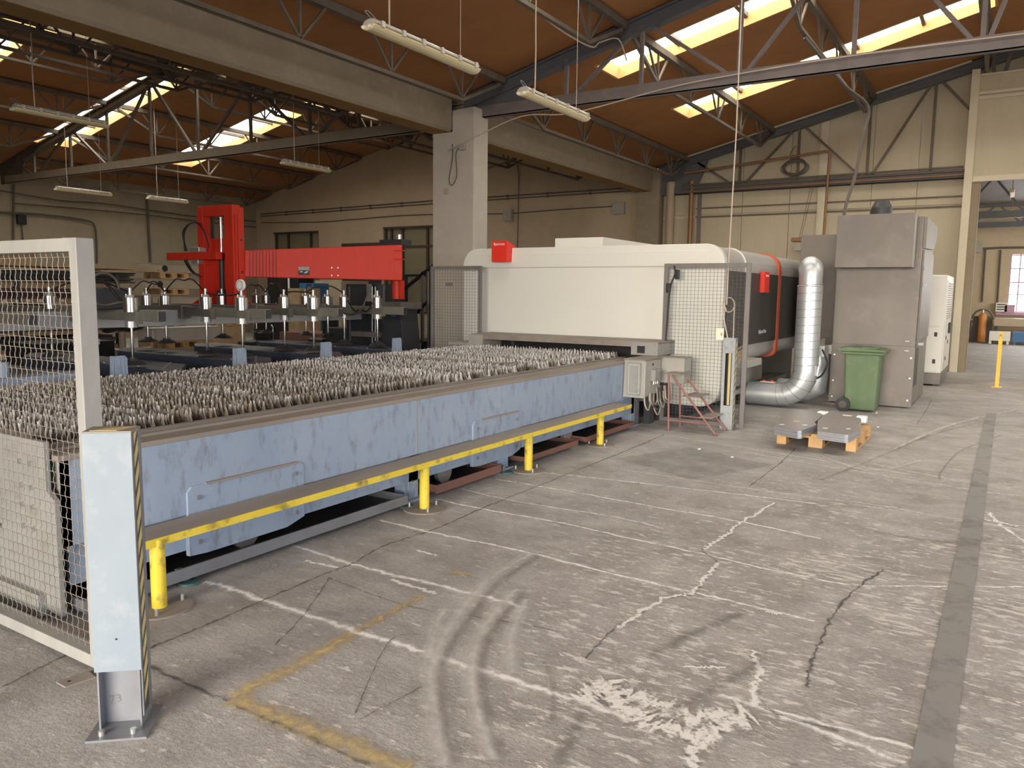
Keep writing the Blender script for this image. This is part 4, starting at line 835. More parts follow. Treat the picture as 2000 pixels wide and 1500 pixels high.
# red oxide step stool
t = thing('step_stool', 'small red brown steel step platform in front of the right mesh guard', 'steps', (-3.1, 9.1, 0))
for y in (8.93, 9.32):
    G().tube([(-3.38, y, 0), (-3.40, y, .69)], .014, 8).build('rear_leg', 'stair', t)
    G().tube([(-3.36, y, .68), (-2.80, y, .01)], .014, 8).build('slanted_leg', 'stair', t)
    G().tube([(-3.38, y, .13), (-2.90, y, .13)], .011, 8).build('tie_bar', 'stair', t)
    for x in (-3.38, -2.80): G().cyl((x, y, 0), (x, y, .008), .03, n=10).build('foot_pad', 'stair', t)
bx('platform', 'tabled', t, -3.44, -3.24, 8.88, 9.36, .69, .70)
bx('step', 'tabled', t, -3.22, -3.02, 8.91, 9.34, .43, .44); bx('step', 'tabled', t, -3.0, -2.84, 8.91, 9.34, .20, .21)

# ------------------------------------------------------------------ the white laser machine
Mc = thing('laser_machine', 'large cream laser cutting machine housing with dark side panel', 'machine', (-5.1, 12.5, 0))
def rrect(x0, x1, z0, z1, r, n=6, rb=None):
    rb = r if rb is None else rb; o = []
    for cx, cz, a0, rr in ((x1-rb, z0+rb, -90, rb), (x1-r, z1-r, 0, r), (x0+r, z1-r, 90, r), (x0+rb, z0+rb, 180, rb)):
        for i in range(n+1): a = math.radians(a0+90*i/n); o.append((cx+math.cos(a)*rr, cz+math.sin(a)*rr))
    return o
g = G(); g.prism(rrect(-7.08, -3.05, .2, 2.285, .25), 'y', 9.8, 9.92); g.build('front_shell', 'cream', Mc, bevel=.01)
g = G(); g.prism(rrect(-7.06, -3.07, .2, 2.27, .24), 'y', 9.92, 10.25); g.build('front_collar', 'bodygrey', Mc)
g = G(); g.prism(rrect(-7.06, -3.07, .72, 2.27, .24, 6, .12), 'y', 10.25, 16.4); g.build('main_body', 'bodygrey', Mc)
g = G(); g.prism([(-6.9, 0), (-3.6, 0), (-3.6, .72), (-6.9, .72)], 'y', 10.1, 16.2); g.build('undercarriage', 'dark', Mc)
bx('under_box', 'boxg', Mc, -3.62, -3.35, 11.2, 13.0, .28, .6); bx('under_rail', 'boxg', Mc, -3.6, -3.3, 10.4, 14.5, .18, .25)
for y0, y1 in ((9.98, 10.4), (10.405, 11.18), (11.185, 12.6), (12.605, 14.2), (14.205, 16.3)): bx('side_panel', 'charcoal', Mc, -3.075, -3.052, y0, y1, .95, 1.95)
for x0, x1 in ((-6.615, -3.84),): bx('front_door', 'cream', Mc, x0, x1, 9.788, 9.80, 1.045, 1.985, bevel=.004)
bx('front_door_edge', 'cream', Mc, -6.98, -6.63, 9.79, 9.80, .6, 1.985); bx('front_seam', 'bodygrey', Mc, -7.0, -3.1, 9.7985, 9.80, 1.993, 1.999)
bx('front_header', 'cream', Mc, -6.84, -3.3, 9.79, 9.80, 2.005, 2.2, bevel=.003)
g = G(); g.box(-5.60, -4.84, 10.0, 13.0, 2.27, 2.42); g.build('roof_box', 'cream', Mc, bevel=.006)
g = G(); g.prism(rrect(-7.075, -3.055, .7, 2.285, .25, 6, .12), 'y', 10.78, 10.81); g.build('body_seam', 'cream', Mc)
g = G(); g.prism(rrect(-7.085, -3.045, .68, 2.29, .25, 6, .12), 'y', 12.55, 12.70); g.build('strap', 'strap', Mc)
s1 = thing('brand_sign', 'red wedge sign with white lettering on top of the machine front', 'sign', (-6.33, 9.7, 2.08), 'red machine signs')
g = G(); g.prism([(9.66, 2.08), (9.785, 2.08), (9.90, 2.29), (9.90, 2.31), (9.66, 2.385)], 'x', -6.47, -6.20); g.build('sign_body', 'redsign', s1, bevel=.004)
text('lettering', 'Bystronic', .052, (-6.335, 9.658, 2.335), (math.radians(90), 0, 0), 'white', s1, .0005)
s2 = thing('brand_sign', 'narrow red sign with white lettering on the dark side panel of the machine', 'sign', (-3.04, 11.65, 1.68), 'red machine signs')
g = G(); g.prism([(-3.052, 11.50), (-2.99, 11.50), (-3.0, 11.82), (-3.052, 11.82)], 'z', 1.68, 1.98); g.build('sign_body', 'redsign', s2, bevel=.004)
text('lettering', 'Bystronic', .055, (-2.990, 11.66, 1.925), (math.radians(90), 0, math.radians(91.8)), 'white', s2, .0005)
text('lettering', 'BySprint Fiber', .075, (-3.050, 11.76, 1.11), (math.radians(90), 0, math.radians(90)), 'white', Mc, .0005)
# table mouth
h = thing('feed_hood', 'grey steel hood over the black slot where the table enters the machine', 'hood', (-5.1, 9.5, .5))
bx('hood_top', 'tabled', h, -6.52, -3.66, 9.22, 9.79, 1.02, 1.045); g = G(); g.prism([(9.20, .975), (9.25, .975), (9.25, 1.045), (9.20, 1.04)], 'x', -6.30, -4.02); g.build('front_lip', 'tabled', h)
bx('cheek', 'boxg', h, -6.55, -6.30, 9.2, 9.79, .852, 1.03); bx('cheek', 'tablew', h, -4.02, -3.66, 9.2, 9.79, .872, 1.03, bevel=.004)
bx('slot_backing', 'black', h, -6.30, -4.02, 9.68, 9.785, .55, 1.02); bx('divider', 'dark', h, -5.95, -5.90, 9.4, 9.68, .88, 1.02); bx('latch', 'black', h, -3.93, -3.83, 9.19, 9.2, .90, .99)
bx('cheek_support', 'dark', h, -3.84, -3.72, 9.62, 9.79, 0, .872); bx('cheek_support', 'boxg', h, -6.7, -6.99, 9.3, 9.7, 0, .852); bx('cheek_link', 'boxg', h, -6.99, -6.5, 9.3, 9.7, .86, .9)
t = thing('side_shelf', 'small grey shelf board sticking out behind the right mesh guard', 'shelf', (-2.9, 10.3, .7)); bx('shelf_board', 'boxg', t, -3.06, -2.78, 10.02, 10.75, .71, .80, bevel=.005); bx('shelf_bracket', 'dark', t, -3.06, -3.03, 10.3, 10.36, 0, .71)
t = thing('clipboard', 'thin wooden clipboard leaning on the small grey shelf', 'clipboard', (-2.9, 10.5, .8)); G().prism([(10.15, .801), (10.6, .801), (10.75, .97), (10.2, .93)], 'x', -2.99, -2.98).build('board', 'woodd', t); G().bar((-2.975, 10.2, .90), (-2.975, 10.6, .95), .01).build('pen', 'black', t)

# ------------------------------------------------------------------ extraction ducts
dv = thing('extraction_duct', 'shiny galvanised spiral duct rising beside the machine and bending along the floor', 'duct', (-2.43, 11.85, 0)); r = .172; cx, cy = -2.43, 11.85
G().cyl((cx, cy, .55), (cx, cy, 1.78), r, n=40, cap=False).build('spiral_pipe', 'galv', dv)
for k in range(11):
    g = G(); z = .60+k*.115; g.tube([(cx+math.cos(a)*(r+.001), cy+math.sin(a)*(r+.001), z+.06*a/(2*PI)) for a in [2*PI*i/28 for i in range(29)]], .0035, 4); g.build('spiral_seam', 'galvd', dv)
el = [(cx, cy, .56)]+[(cx-.36+.36*math.cos(a), cy, .185+.37-.37*math.sin(a)) for a in [PI/2*i/5 for i in range(0, 6)]]+[(cx-.80, cy-.0, .185)]
el = [Vector(p) for p in el]
G().tube([(cx, cy, .57)]+el[1:], r, 32).build('elbow', 'galv', dv)
for p, q in ((el[1], el[2]), (el[2], el[3]), (el[3], el[4]), (el[4], el[5]), (el[5], el[6])):
    d = (q-p).normalized(); x = d.orthogonal().normalized(); y = d.cross(x)
    G().tube([q+x*math.cos(a)*(r+.002)+y*math.sin(a)*(r+.002) for a in [2*PI*i/24 for i in range(25)]], .004, 4).build('elbow_seam', 'galvd', dv)
G().cyl((cx, cy, 1.78), (cx, cy, 1.94), r*.93, n=32, cap=False).build('upper_collar', 'galv', dv)
ux, uy = -.24, .97
G().tube([(cx, cy, 1.93), (cx, cy, 1.97)]+[(cx+ux*.17*(1-math.cos(a)), cy+uy*.17*(1-math.cos(a)), 1.97+.17*math.sin(a)*.45) for a in [PI/2*i/5 for i in range(1, 6)]]+[(cx+ux*.5, cy+uy*.5, 2.045)], r*.95, 28).build('top_elbow', 'galv', dv)
G().tube([(cx+math.cos(a)*(r+.004), cy+math.sin(a)*(r+.004), 1.78) for a in [2*PI*i/28 for i in range(29)]], .007, 5).build('collar_ring', 'galv', dv)
for k in range(2): G().cyl((cx+.172, cy-.05, .50), (cx+.19, cy-.05, .64), .02, n=6).build('clamp', 'galv', dv) if k == 0 else None
bx('damper_plate', 'cream', dv, cx-.62, cx-.42, cy-.08, cy+.02, .358, .37)
for dx in (-.58, -.46): G().cyl((cx+dx, cy-.03, .37), (cx+dx, cy-.03, .39), .025, n=8).build('red_knob', 'redsign', dv)
dw = thing('extraction_duct', 'second galvanised duct elbow on the floor between the shiny duct and the cabinet', 'duct', (-2.45, 12.75, 0))
G().tube([(-2.95, 12.55, .2), (-2.75, 12.5, .2), (-2.5, 12.5, .2), (-2.40, 12.5, .26), (-2.40, 12.5, .4), (-2.40, 12.5, .75)], .16, 24).build('elbow', 'galv', dw)
bx('reducer', 'galv', dw, -2.56, -2.28, 12.35, 12.65, .74, .9); G().tube(catmull([(-2.3, 12.3, .85), (-2.22, 12.28, .65), (-2.3, 12.28, .45), (-2.5, 12.3, .36)], 5), .014).build('black_lead', 'black', dw)

# ------------------------------------------------------------------ extraction cabinet
ca = thing('extraction_cabinet', 'tall dusty grey extraction cabinet with overhanging hood behind the green bin', 'cabinet', (-1.7, 13.8, 0))
bx('cabinet_body', 'cab', ca, -2.26, -1.13, 12.87, 14.85, .03, 2.80, bevel=.006)
bx('front_panel', 'cab', ca, -2.26, -1.125, 12.85, 12.87, .925, 2.08); bx('front_panel', 'cab', ca, -2.27, -1.12, 12.84, 12.87, .02, .915)
g = G(); g.prism([(12.42, 2.06), (12.87, 2.06), (12.87, 2.83), (12.45, 2.82)], 'x', -2.22, -1.20); g.build('hood', 'cab', ca, bevel=.006)
g = G(); g.prism([(13.0, 2.35), (14.4, 2.40), (14.86, 2.62), (14.86, 2.78), (13.0, 2.80)], 'x', -1.13, -1.085); g.build('side_hood', 'cab', ca)
bx('side_door', 'cab', ca, -1.13, -1.10, 13.05, 14.7, 1.0, 2.33, bevel=.005); bx('side_opening', 'black', ca, -1.13, -1.126, 13.1, 13.55, .30, .88)
bx('latch', 'steel', ca, -1.10, -1.06, 13.1, 13.2, 2.05, 2.09); bx('latch', 'steel', ca, -1.10, -1.06, 13.1, 13.2, 1.80, 1.84); bx('latch', 'steel', ca, -1.10, -1.03, 13.05, 13.2, .93, .97)
for z in (.98, .84): bx('front_catch', 'steel', ca, -1.26, -1.19, 12.82, 12.84, z, z+.03, bevel=.004)
for x, z in ((-1.16, .75), (-1.16, .45), (-1.17, .12), (-2.22, .75), (-2.22, .35), (-2.22, .1)): G().cyl((x, 12.828, z), (x, 12.84, z), .012, n=8).build('screw', 'alu', ca)
bx('rear_block', 'cab', ca, -2.95, -2.27, 13.5, 14.8, .95, 2.62); bx('plinth', 'dark', ca, -2.2, -1.16, 12.95, 14.8, 0, .03)
bx('side_frame', 'cab', ca, -2.5, -2.27, 13.55, 14.6, 0, .95)
bx('valve_block', 'alu', ca, -2.36, -2.28, 13.0, 13.1, .74, .88)
G().cyl((-1.79, 13.6, 2.80), (-1.79, 13.6, 2.90), .17, n=24).build('motor_base', 'dark', ca); G().cyl((-1.79, 13.6, 2.90), (-1.79, 13.6, 3.02), .16, .15, n=24).build('motor', 'dark', ca); G().cyl((-1.79, 13.6, 3.02), (-1.79, 13.6, 3.12), .15, .10, n=24).build('motor_cap', 'dark', ca)
# ------------------------------------------------------------------ green wheelie bin
b = thing('wheelie_bin', 'green plastic wheelie bin in front of the grey cabinet', 'bin', (-1.7, 12.25, 0))
def taper(x0, x1, y0, y1, z0, z1, e):
    g = G(); g.add([(x0+e, y0+e, z0), (x1-e, y0+e, z0), (x1-e, y1-e, z0), (x0+e, y1-e, z0), (x0, y0, z1), (x1, y0, z1), (x1, y1, z1), (x0, y1, z1)], [(0, 3, 2, 1), (4, 5, 6, 7), (0, 1, 5, 4), (1, 2, 6, 5), (2, 3, 7, 6), (3, 0, 4, 7)]); return g
taper(-1.945, -1.475, 12.02, 12.50, .02, .83, .03).build('bin_body', 'bin', b, bevel=.03, seg=3)
bx('rim', 'bin', b, -1.99, -1.43, 11.99, 12.53, .82, .86, bevel=.012); g = G(); g.prism([(-2.03, .862), (-1.41, .862), (-1.40, .875), (-1.46, .90), (-1.9, .925), (-2.03, .90)], 'y', 11.98, 12.54); g.build('lid', 'bin', b, bevel=.012)
bx('lid_ridge', 'bin', b, -1.72, -1.52, 12.0, 12.2, .905, .93, bevel=.01); G().cyl((-2.04, 12.05, .87), (-2.04, 12.47, .87), .016, n=8).build('handle', 'bin', b)
for y in (11.98, 12.52):
    wv = G().cyl((-1.92, y-.025, .10), (-1.92, y+.025, .10), .10, n=24).build('wheel', 'rubber', b, bevel=.008); G().cyl((-1.92, y-.03, .10), (-1.92, y+.03, .10), .055, n=16).build('hub', 'cable', wv)
G().cyl((-1.92, 11.98, .10), (-1.92, 12.52, .10), .012, n=8).build('axle', 'steel', b)
# ------------------------------------------------------------------ chiller
c = thing('chiller_cabinet', 'cream chiller cabinet with side louvres between grey cabinet and wall pier', 'cabinet', (-1.2, 17.3, 0))
bx('plinth', 'cab', c, -1.62, -.975, 16.42, 18.3, .03, .24, bevel=.01); bx('cabinet_body', 'cream', c, -1.62, -.98, 16.42, 18.3, .24, 2.05, bevel=.015)
bx('front_door', 'cream', c, -1.60, -1.06, 16.405, 16.42, .27, 1.10, bevel=.004); bx('front_door', 'cream', c, -1.60, -1.06, 16.405, 16.42, 1.115, 2.03, bevel=.004)
for z in (.42, .92): bx('lock', 'black', c, -1.13, -1.08, 16.395, 16.405, z, z+.08)
bx('side_door', 'cream', c, -.98, -.965, 16.5, 18.2, .28, 1.1, bevel=.004); lv = bx('louvre_frame', 'cream', c, -.98, -.968, 16.55, 18.1, 1.2, 1.95)
for k in range(16): bx('louvre_blade', 'boxg', lv, -.968, -.955, 16.65, 18.0, 1.24+k*.043, 1.262+k*.043)
bx('door_handle', 'black', c, -.965, -.925, 17.35, 17.42, .95, 1.16, bevel=.01)
for y, z in ((16.8, .85), (17.4, .75), (17.0, .45)): bx('lock', 'black', c, -.965, -.955, y, y+.06, z, z+.07)
for x in (-1.5, -1.05): bx('foot', 'dark', c, x-.05, x+.05, 16.5, 18.2, 0, .03)

# ------------------------------------------------------------------ pallets
def pallet(x, y, z, label, group=None, sx=.8, sy=1.2, m='wood', rot=0):
    """euro pallet seen from its short end: three bearers run along y"""
    t = thing('pallet', label, 'pallet', (x, y, z), group)
    for k in range(5): xx = x-sx/2+(sx-.10)*k/4; bx('top_board', m, t, xx, xx+.10, y-sy/2, y+sy/2, z+.122, z+.144)
    for yy in (y-sy/2, y-.07, y+sy/2-.14): bx('cross_board', m, t, x-sx/2, x+sx/2, yy, yy+.14, z+.1, z+.122)
    for xx, ww in ((x-sx/2, .10), (x-.072, .145), (x+sx/2-.10, .10)):
        bx('bottom_board', m, t, xx, xx+ww, y-sy/2, y+sy/2, z, z+.022)
        for yy in (y-sy/2, y-.07, y+sy/2-.14): bx('block', m, t, xx, xx+ww, yy, yy+.14, z+.022, z+.1)
    return t
pallet(-1.675, 9.42, .001, 'wooden pallet with two stacks of cut steel plates on the floor near the bin', None, .82, 1.1)
def outline(q, z): return [(at(*v, Z=z).x, at(*v, Z=z).y) for v in q]
ZP = .232
LS = outline([(1512.6, 833), (1518.7, 816), (1549.5, 798.5), (1602, 803.6), (1606, 813), (1590.8, 824), (1595.7, 829), (1566, 841), (1558, 841)], ZP)
RS = outline([(1597, 842), (1597, 822), (1616.6, 804), (1680, 813), (1682, 822), (1674, 831), (1681.5, 837), (1657, 849), (1650, 849)], ZP)
for nm, poly, grp in (('left', LS, 'plates of the left stack'), ('right', RS, 'plates of the right stack')):
    for k in range(6):
        z0 = .1455+k*.0144; top = k == 5; rnd = random.Random(k+len(nm)); dx, dy = rnd.uniform(-.003, .003), rnd.uniform(-.003, .003)
        lab = ('topmost plate of the %s stack of cut steel plates on the pallet' if top else 'cut steel plate, ' + ORD[k] + ' from below in the %s stack on the pallet') % nm
        t = thing('steel_plate', lab, 'steel plate', (poly[0][0], poly[0][1], z0), grp)
        G().prism([(a+dx, b_+dy) for a, b_ in poly][::-1], 'z', z0, z0+.0125).build('plate', 'platee', t)
        if top: G().prism([(a+dx, b_+dy) for a, b_ in poly][::-1], 'z', z0+.0126, z0+.0132).build('top_face', 'plate', t)
def sticker(px, py, w_, d_, m, label):
    p = at(px, py, Z=ZP); t = thing('sticker', label, 'label', p, 'stickers on the plates'); bx('paper', m, t, p.x-w_/2, p.x+w_/2, p.y-d_/2, p.y+d_/2, ZP-.0005, ZP+.001)
sticker(1555.5, 822.5, .065, .10, 'stripe_y', 'yellow sticker on the left plate stack'); sticker(1527, 829, .05, .05, 'white', 'white slip at the near left of the left plate stack'); sticker(1572, 830, .045, .05, 'white', 'white slip at the near right of the left plate stack')
sticker(1611.5, 836, .05, .05, 'white', 'white slip at the near left of the right plate stack'); sticker(1657.5, 837.5, .04, .06, 'white', 'white slip at the near right of the right plate stack'); sticker(1655, 811.5, .10, .08, 'paper', 'torn paper patch near the back of the right plate stack')
for px, py, lb in ((1608, 807, 'white paper wad between the two plate stacks'), (1684.5, 816, 'white paper wad at the far right corner of the right plate stack')):
    p = at(px, py, Z=ZP-.01); t = thing('paper_wad', lb, 'paper', p); bx('sheet', 'white', t, p.x-.06, p.x+.05, p.y-.06, p.y+.06, ZP-.03 if px < 1650 else .17, ZP+.012, bevel=.01)
for i, (px, py) in enumerate(((1712, 807), (1715, 835), (810, 1043), (1245, 946), (1430, 894), (1366, 878), (920, 955))):
    p = gp(px, py); t = thing('litter_scrap', ('tiny white scrap on the floor right of the pallet', 'tiny white scrap on the floor below the bin', 'small bolt on the floor in front of the table', 'small scrap on the floor below the third post', 'small scrap on the floor by the steps', 'tiny scrap before the slotted post', 'small nut on the floor near the second yellow post')[i], 'scrap', p)
    bx('scrap', 'white' if i in (0, 1, 4, 5) else 'steel', t, p.x-.012, p.x+.012, p.y-.015, p.y+.015, .001, .012, bevel=.003)
# ================================================================== UNLOADING TRAYS beyond the table
for i, (y, xr) in enumerate(((3.95, -7.65), (5.24, -7.6), (6.53, -7.6), (7.82, -7.6), (9.1, -7.6))):
    t = thing('support_beam', 'broad dark blue grey support beam beyond the slat table, %s from the viewer' % ORD[i], 'support beam', (-9.2, y+.3, 0), 'dark support beams of the unloading cart')
    g = G(); g.prism([(-11.2, y+.62), (-11.35, y+.3), (-10.9, y), (xr, y), (xr-.75, y+.62)], 'z', .50, .735); g.build('beam_body', 'navy', t, bevel=.012)
    g = G(); g.prism([(xr-.35, y+.02), (xr-.31, y+.02), (xr-1.0, y+.60), (xr-1.04, y+.60)], 'z', .737, .742); g.build('raised_edge', 'steel', t)
    bx('skirt', 'dark', t, -11.2, xr-.9, y+.1, y+.5, .36, .50)
    for x in (-10.6, -8.6): bx('leg', 'dark', t, x-.06, x+.06, y+.2, y+.4, .0, .36)
    for k in range(4): x = -10.6+k*.7; G().cyl((x, y+.1, .735), (x, y+.1, .742), .012, n=6).build('screw', 'alu', t)
t = thing('drive_box', 'pale blue rail with small round motor beyond the near slats', 'rail', (-7.3, 3.2, .6))
bx('rail', 'table', t, -7.45, -7.2, 2.3, 4.05, .78, .86, bevel=.005); bx('support', 'table', t, -7.42, -7.23, 2.5, 2.7, 0, .78); bx('support', 'table', t, -7.42, -7.23, 3.7, 3.9, 0, .78); G().cyl((-7.33, 3.35, .86), (-7.33, 3.35, .99), .05, n=14).build('motor', 'table', t)

# ================================================================== RED LIFTING CRANE
K = thing('lifting_crane', 'red jib crane with tall mast carrying a frame of vacuum lifting cylinders', 'crane', (-8.9, 10.5, 0))
YM = 8.15
def mx(px, y=YM): return at(px, 500, Y=y).x
ztop = at(386, 404, Y=YM).z; zbot = 1.36
xa, xb, xc = mx(387), mx(439), mx(456)
xl = mx(398)
DY = at(478, 500, X=xc).y-YM
lp = bx('mast_post', 'red', K, xa, xl, YM, YM+DY*.7, zbot, ztop, bevel=.006)
rp = bx('mast_post', 'red', K, xb, xc, YM, YM+DY*.45, zbot, ztop, bevel=.006)
bx('mast_head', 'red', K, xa, xc-.002, YM+.004, YM+DY*.7, ztop-.16, ztop+.005, bevel=.006)
bx('mast_back', 'red', K, xl, xb, YM+DY*.6, YM+DY*.66, zbot, ztop-.50); bx('mast_back_strip', 'dark', K, xl+.05, xl+.12, YM+DY*.5, YM+DY*.58, ztop-.5, ztop-.16)
yb2 = YM+DY; xs2 = xc+.004
bx('mast_box', 'red', K, xb+.01, xc+.004, YM+DY*.47, YM+DY, zbot, ztop-.03, bevel=.006)
bx('guide_rail', 'red', K, xs2, xs2+.02, YM+DY*.16, YM+DY*.26, zbot+.4, ztop-.15, bevel=.004)
for z in (ztop-.55, ztop-1.05): bx('warning_plate', 'black', K, xs2+.001, xs2+.004, YM+DY*.62, YM+DY*.8, z, z+.025)
xp = (xl+xb)/2+.03
G().cyl((xp, YM+.12, zbot+.25), (xp, YM+.12, 2.2), .045, n=16).build('lift_cylinder', 'dark', K)
G().cyl((xp, YM+.12, 2.2), (xp, YM+.12, ztop-.14), .022, n=12).build('piston_rod', 'chrome', K)
bx('rod_head', 'dark', K, xp-.05, xp+.05, YM+.07, YM+.17, ztop-.16, ztop-.02); bx('valve_block', 'dark', K, xp-.02, xp+.16, YM+.02, YM+.16, zbot+.03, zbot+.25)
x1 = at(325, 493, Y=YM-.1).x
bx('side_arm', 'red', K, x1, xb-.08, YM-.10, YM+.02, 2.10, 2.22, bevel=.004)
bx('arm_clamp', 'alu', K, at(372, 485, Y=YM-.1).x, at(390, 485, Y=YM-.1).x, YM-.12, YM+.03, 2.22, 2.30, bevel=.01); bx('arm_clamp', 'alu', K, at(374, 505, Y=YM-.1).x, at(386, 505, Y=YM-.1).x, YM-.10, YM+.0, 2.03, 2.10, bevel=.01)
# hoses at the mast
a1 = at(363, 486, Y=YM-.1); 
for k, dx in enumerate((0, .05)):
    G().tube(catmull([Vector((a1.x+dx, YM-.12, 2.24)), at(360-k*3, 455, Y=YM-.12), at(370, 437, Y=YM-.12), at(386, 436, Y=YM-.12), at(400, 455, Y=YM-.1), at(408, 484, Y=YM-.05)], 6), .013).build('hose', 'black', K)
    G().tube(catmull([Vector((a1.x+dx, YM-.12, 2.1)), at(362+k*4, 512, Y=YM-.12), at(374+k*3, 530, Y=YM-.12), at(392, 541, Y=YM-.05)], 6), .013).build('hose', 'black', K)
# jib arm
YP = 10.25
A0 = at(478, 488.6, Y=YM+DY*.9); A1 = at(478, 541, Y=YM+DY*.9); B0 = at(789, 477.6, Y=YP-.05); B1 = at(786, 547.8, Y=YP-.05)
d = Vector((B0.x-A0.x, B0.y-A0.y, 0)).normalized(); n_ = Vector((-d.y, d.x, 0))
if n_.y < 0: n_ = -n_
g = G(); th = .34
vs = [A1, Vector((B1.x, B1.y, B1.z)), Vector((B1.x, B1.y, B0.z)), A0]; vs = vs+[v+n_*th for v in vs]
g.add(vs, [(0, 1, 2, 3), (7, 6, 5, 4), (0, 4, 5, 1), (1, 5, 6, 2), (2, 6, 7, 3), (3, 7, 4, 0)]); arm = g.build('jib_arm', 'red', K, bevel=.012)
def onarm(px, py):   # point on the front face of the arm
    r_ = ray(px, py); den = r_.dot(n_); t_ = (Vector((A0.x, A0.y, CH))-Vector((0, 0, CH))).dot(n_)/den; return Vector((0, 0, CH))+r_*t_
def armplate(name, px0, py0, px1, py1, m, off=.004, depth=.003):
    q = [onarm(px0, py0), onarm(px1, py0), onarm(px1, py1), onarm(px0, py1)]; q0 = [v-n_*off for v in q]; q1 = [v-n_*(off-depth) for v in q]
    g = G(); g.add(q0+q1, [(0, 1, 2, 3), (7, 6, 5, 4), (0, 4, 5, 1), (1, 5, 6, 2), (2, 6, 7, 3), (3, 7, 4, 0)]); return g.build(name, m, K)
armplate('type_plate', 583, 521, 604, 528, 'boxg'); armplate('type_plate_black', 583, 528, 604, 537, 'black')
for (a, b) in ((586, 530), (594, 532), (597, 530)): armplate('plate_field', a, b, a+5, b+1.6, 'white', .0075)
for x, y in ((648, 523), (660, 523), (648, 538), (660, 538)): p = onarm(x, y); G().cyl(p-n_*.012, p, .012, n=8).build('bolt', 'alu', K)
for (x0, y0, x1, y1) in ((769, 489, 791, 490), (769, 506, 791, 507)): G().tube([onarm(x0, y0)-n_*.015, onarm(x1, y1)-n_*.015], .008).build('grease_pipe', 'redsign', K)
for k in range(9):
    x = 487+k*6.5; armplate('sleeve_rib', x, 489.5-k*.2, x+.8, 541, 'redox', .003, .002)
p = B1-n_*-.12; G().cyl((p.x-.14, p.y+.05, 1.50), (p.x-.14, p.y+.05, B1.z+.02), .085, n=20).build('pivot_tube', 'red', K); bx('pivot_fin', 'red', K, p.x-.05, p.x-.02, p.y, p.y+.1, 1.50, B1.z)
bx('arm_top_box', 'dark', K, at(745, 470, Y=YP).x, at(788, 470, Y=YP).x, YP-.05, YP+.2, B0.z, B0.z+.09); G().cyl(at(780, 470, Y=YP), at(780, 470, Y=YP)+Vector((0, 0, .1)), .045, n=14).build('beacon', 'alu', K)
# pillar
def X(px, y=10.45): return at(px, 600, Y=y).x
bx('pillar_cabinet', 'dark', K, X(676), X(753), 10.45, 10.95, .02, B1.z-.06, bevel=.008)
bx('pillar_door', 'dark', K, X(688), X(716), 10.42, 10.45, 1.0, B1.z-.1); bx('pillar_edge', 'steel', K, X(750), X(752), 10.43, 10.45, .05, B1.z-.08)
bx('pillar_edge', 'steel', K, X(683), X(685), 10.43, 10.45, .05, B1.z-.1)
g = G(); g.prism([(X(762), 1.32), (X(793), 1.32), (X(806), .0), (X(748), .0)], 'y', 10.30, 10.75); g.build('pillar_foot', 'dark', K, bevel=.008)
bx('pillar_cap', 'frame', K, X(762), X(798), 10.25, 10.8, 1.33, 1.45, bevel=.006)
bx('pillar_neck', 'blue', K, X(777), X(784), 10.28, 10.5, 1.2, 1.33)
for px in (727, 733): G().tube([at(px, 560, Y=10.3), at(px, 690, Y=10.3)], .008).build('guide_rod', 'alu', K)
bx('rod_holder', 'alu', K, X(729), X(734), 10.28, 10.35, 1.45, 1.75); bx('rod_bracket', 'frame', K, X(700), X(750), 10.25, 10.45, .83, .92)
# lifting frame: main beam, cross bars, cylinders
XB = -9.9; yr_ = at(703.5, 612, X=XB).y
bx('main_beam', 'lbeam', K, XB-.14, XB+.14, 4.3, yr_, at(703.5, 624, X=XB+.14).z, at(703.5, 600, X=XB+.14).z, bevel=.006)
bx('mast_foot', 'red', K, xa-.35, xc+.42, YM+.05, YM+.5, zbot-.03, zbot+.02, bevel=.004)
for s in (-1, 1):
    q = xa-.02 if s < 0 else xc+.02
    g = G(); g.prism([(q, zbot), (q+s*.38, zbot), (q, zbot+.16)] if s > 0 else [(q+s*.38, zbot), (q, zbot), (q, zbot+.16)], 'y', YM+.1, YM+.13); g.build('mast_gusset', 'red', K)
bars = [(3.9, 160, None), (at(308, 610, X=-8.0).y, 308, None), (at(518, 607, X=-8.0).y, 518, None), (at(660, 606, X=-8.0).y, 660, None), (at(792, 604, X=-7.95).y, 792, None)]
ZB0, ZB1 = 1.265, 1.39
for i, (y, px, _) in enumerate(bars):
    g = G(); g.box(-12.6, -8.0, y, y+.10, ZB0, ZB1); g.build('cross_bar', 'barm', K, bevel=.006)
    bx('bar_end_block', 'dark', K, -8.0, -7.985, y+.01, y+.09, ZB0+.01, ZB1-.01)
    bx('bar_clamp', 'barm', K, XB-.22, XB+.22, y-.03, y+.13, ZB0-.04, ZB1+.02, bevel=.005)
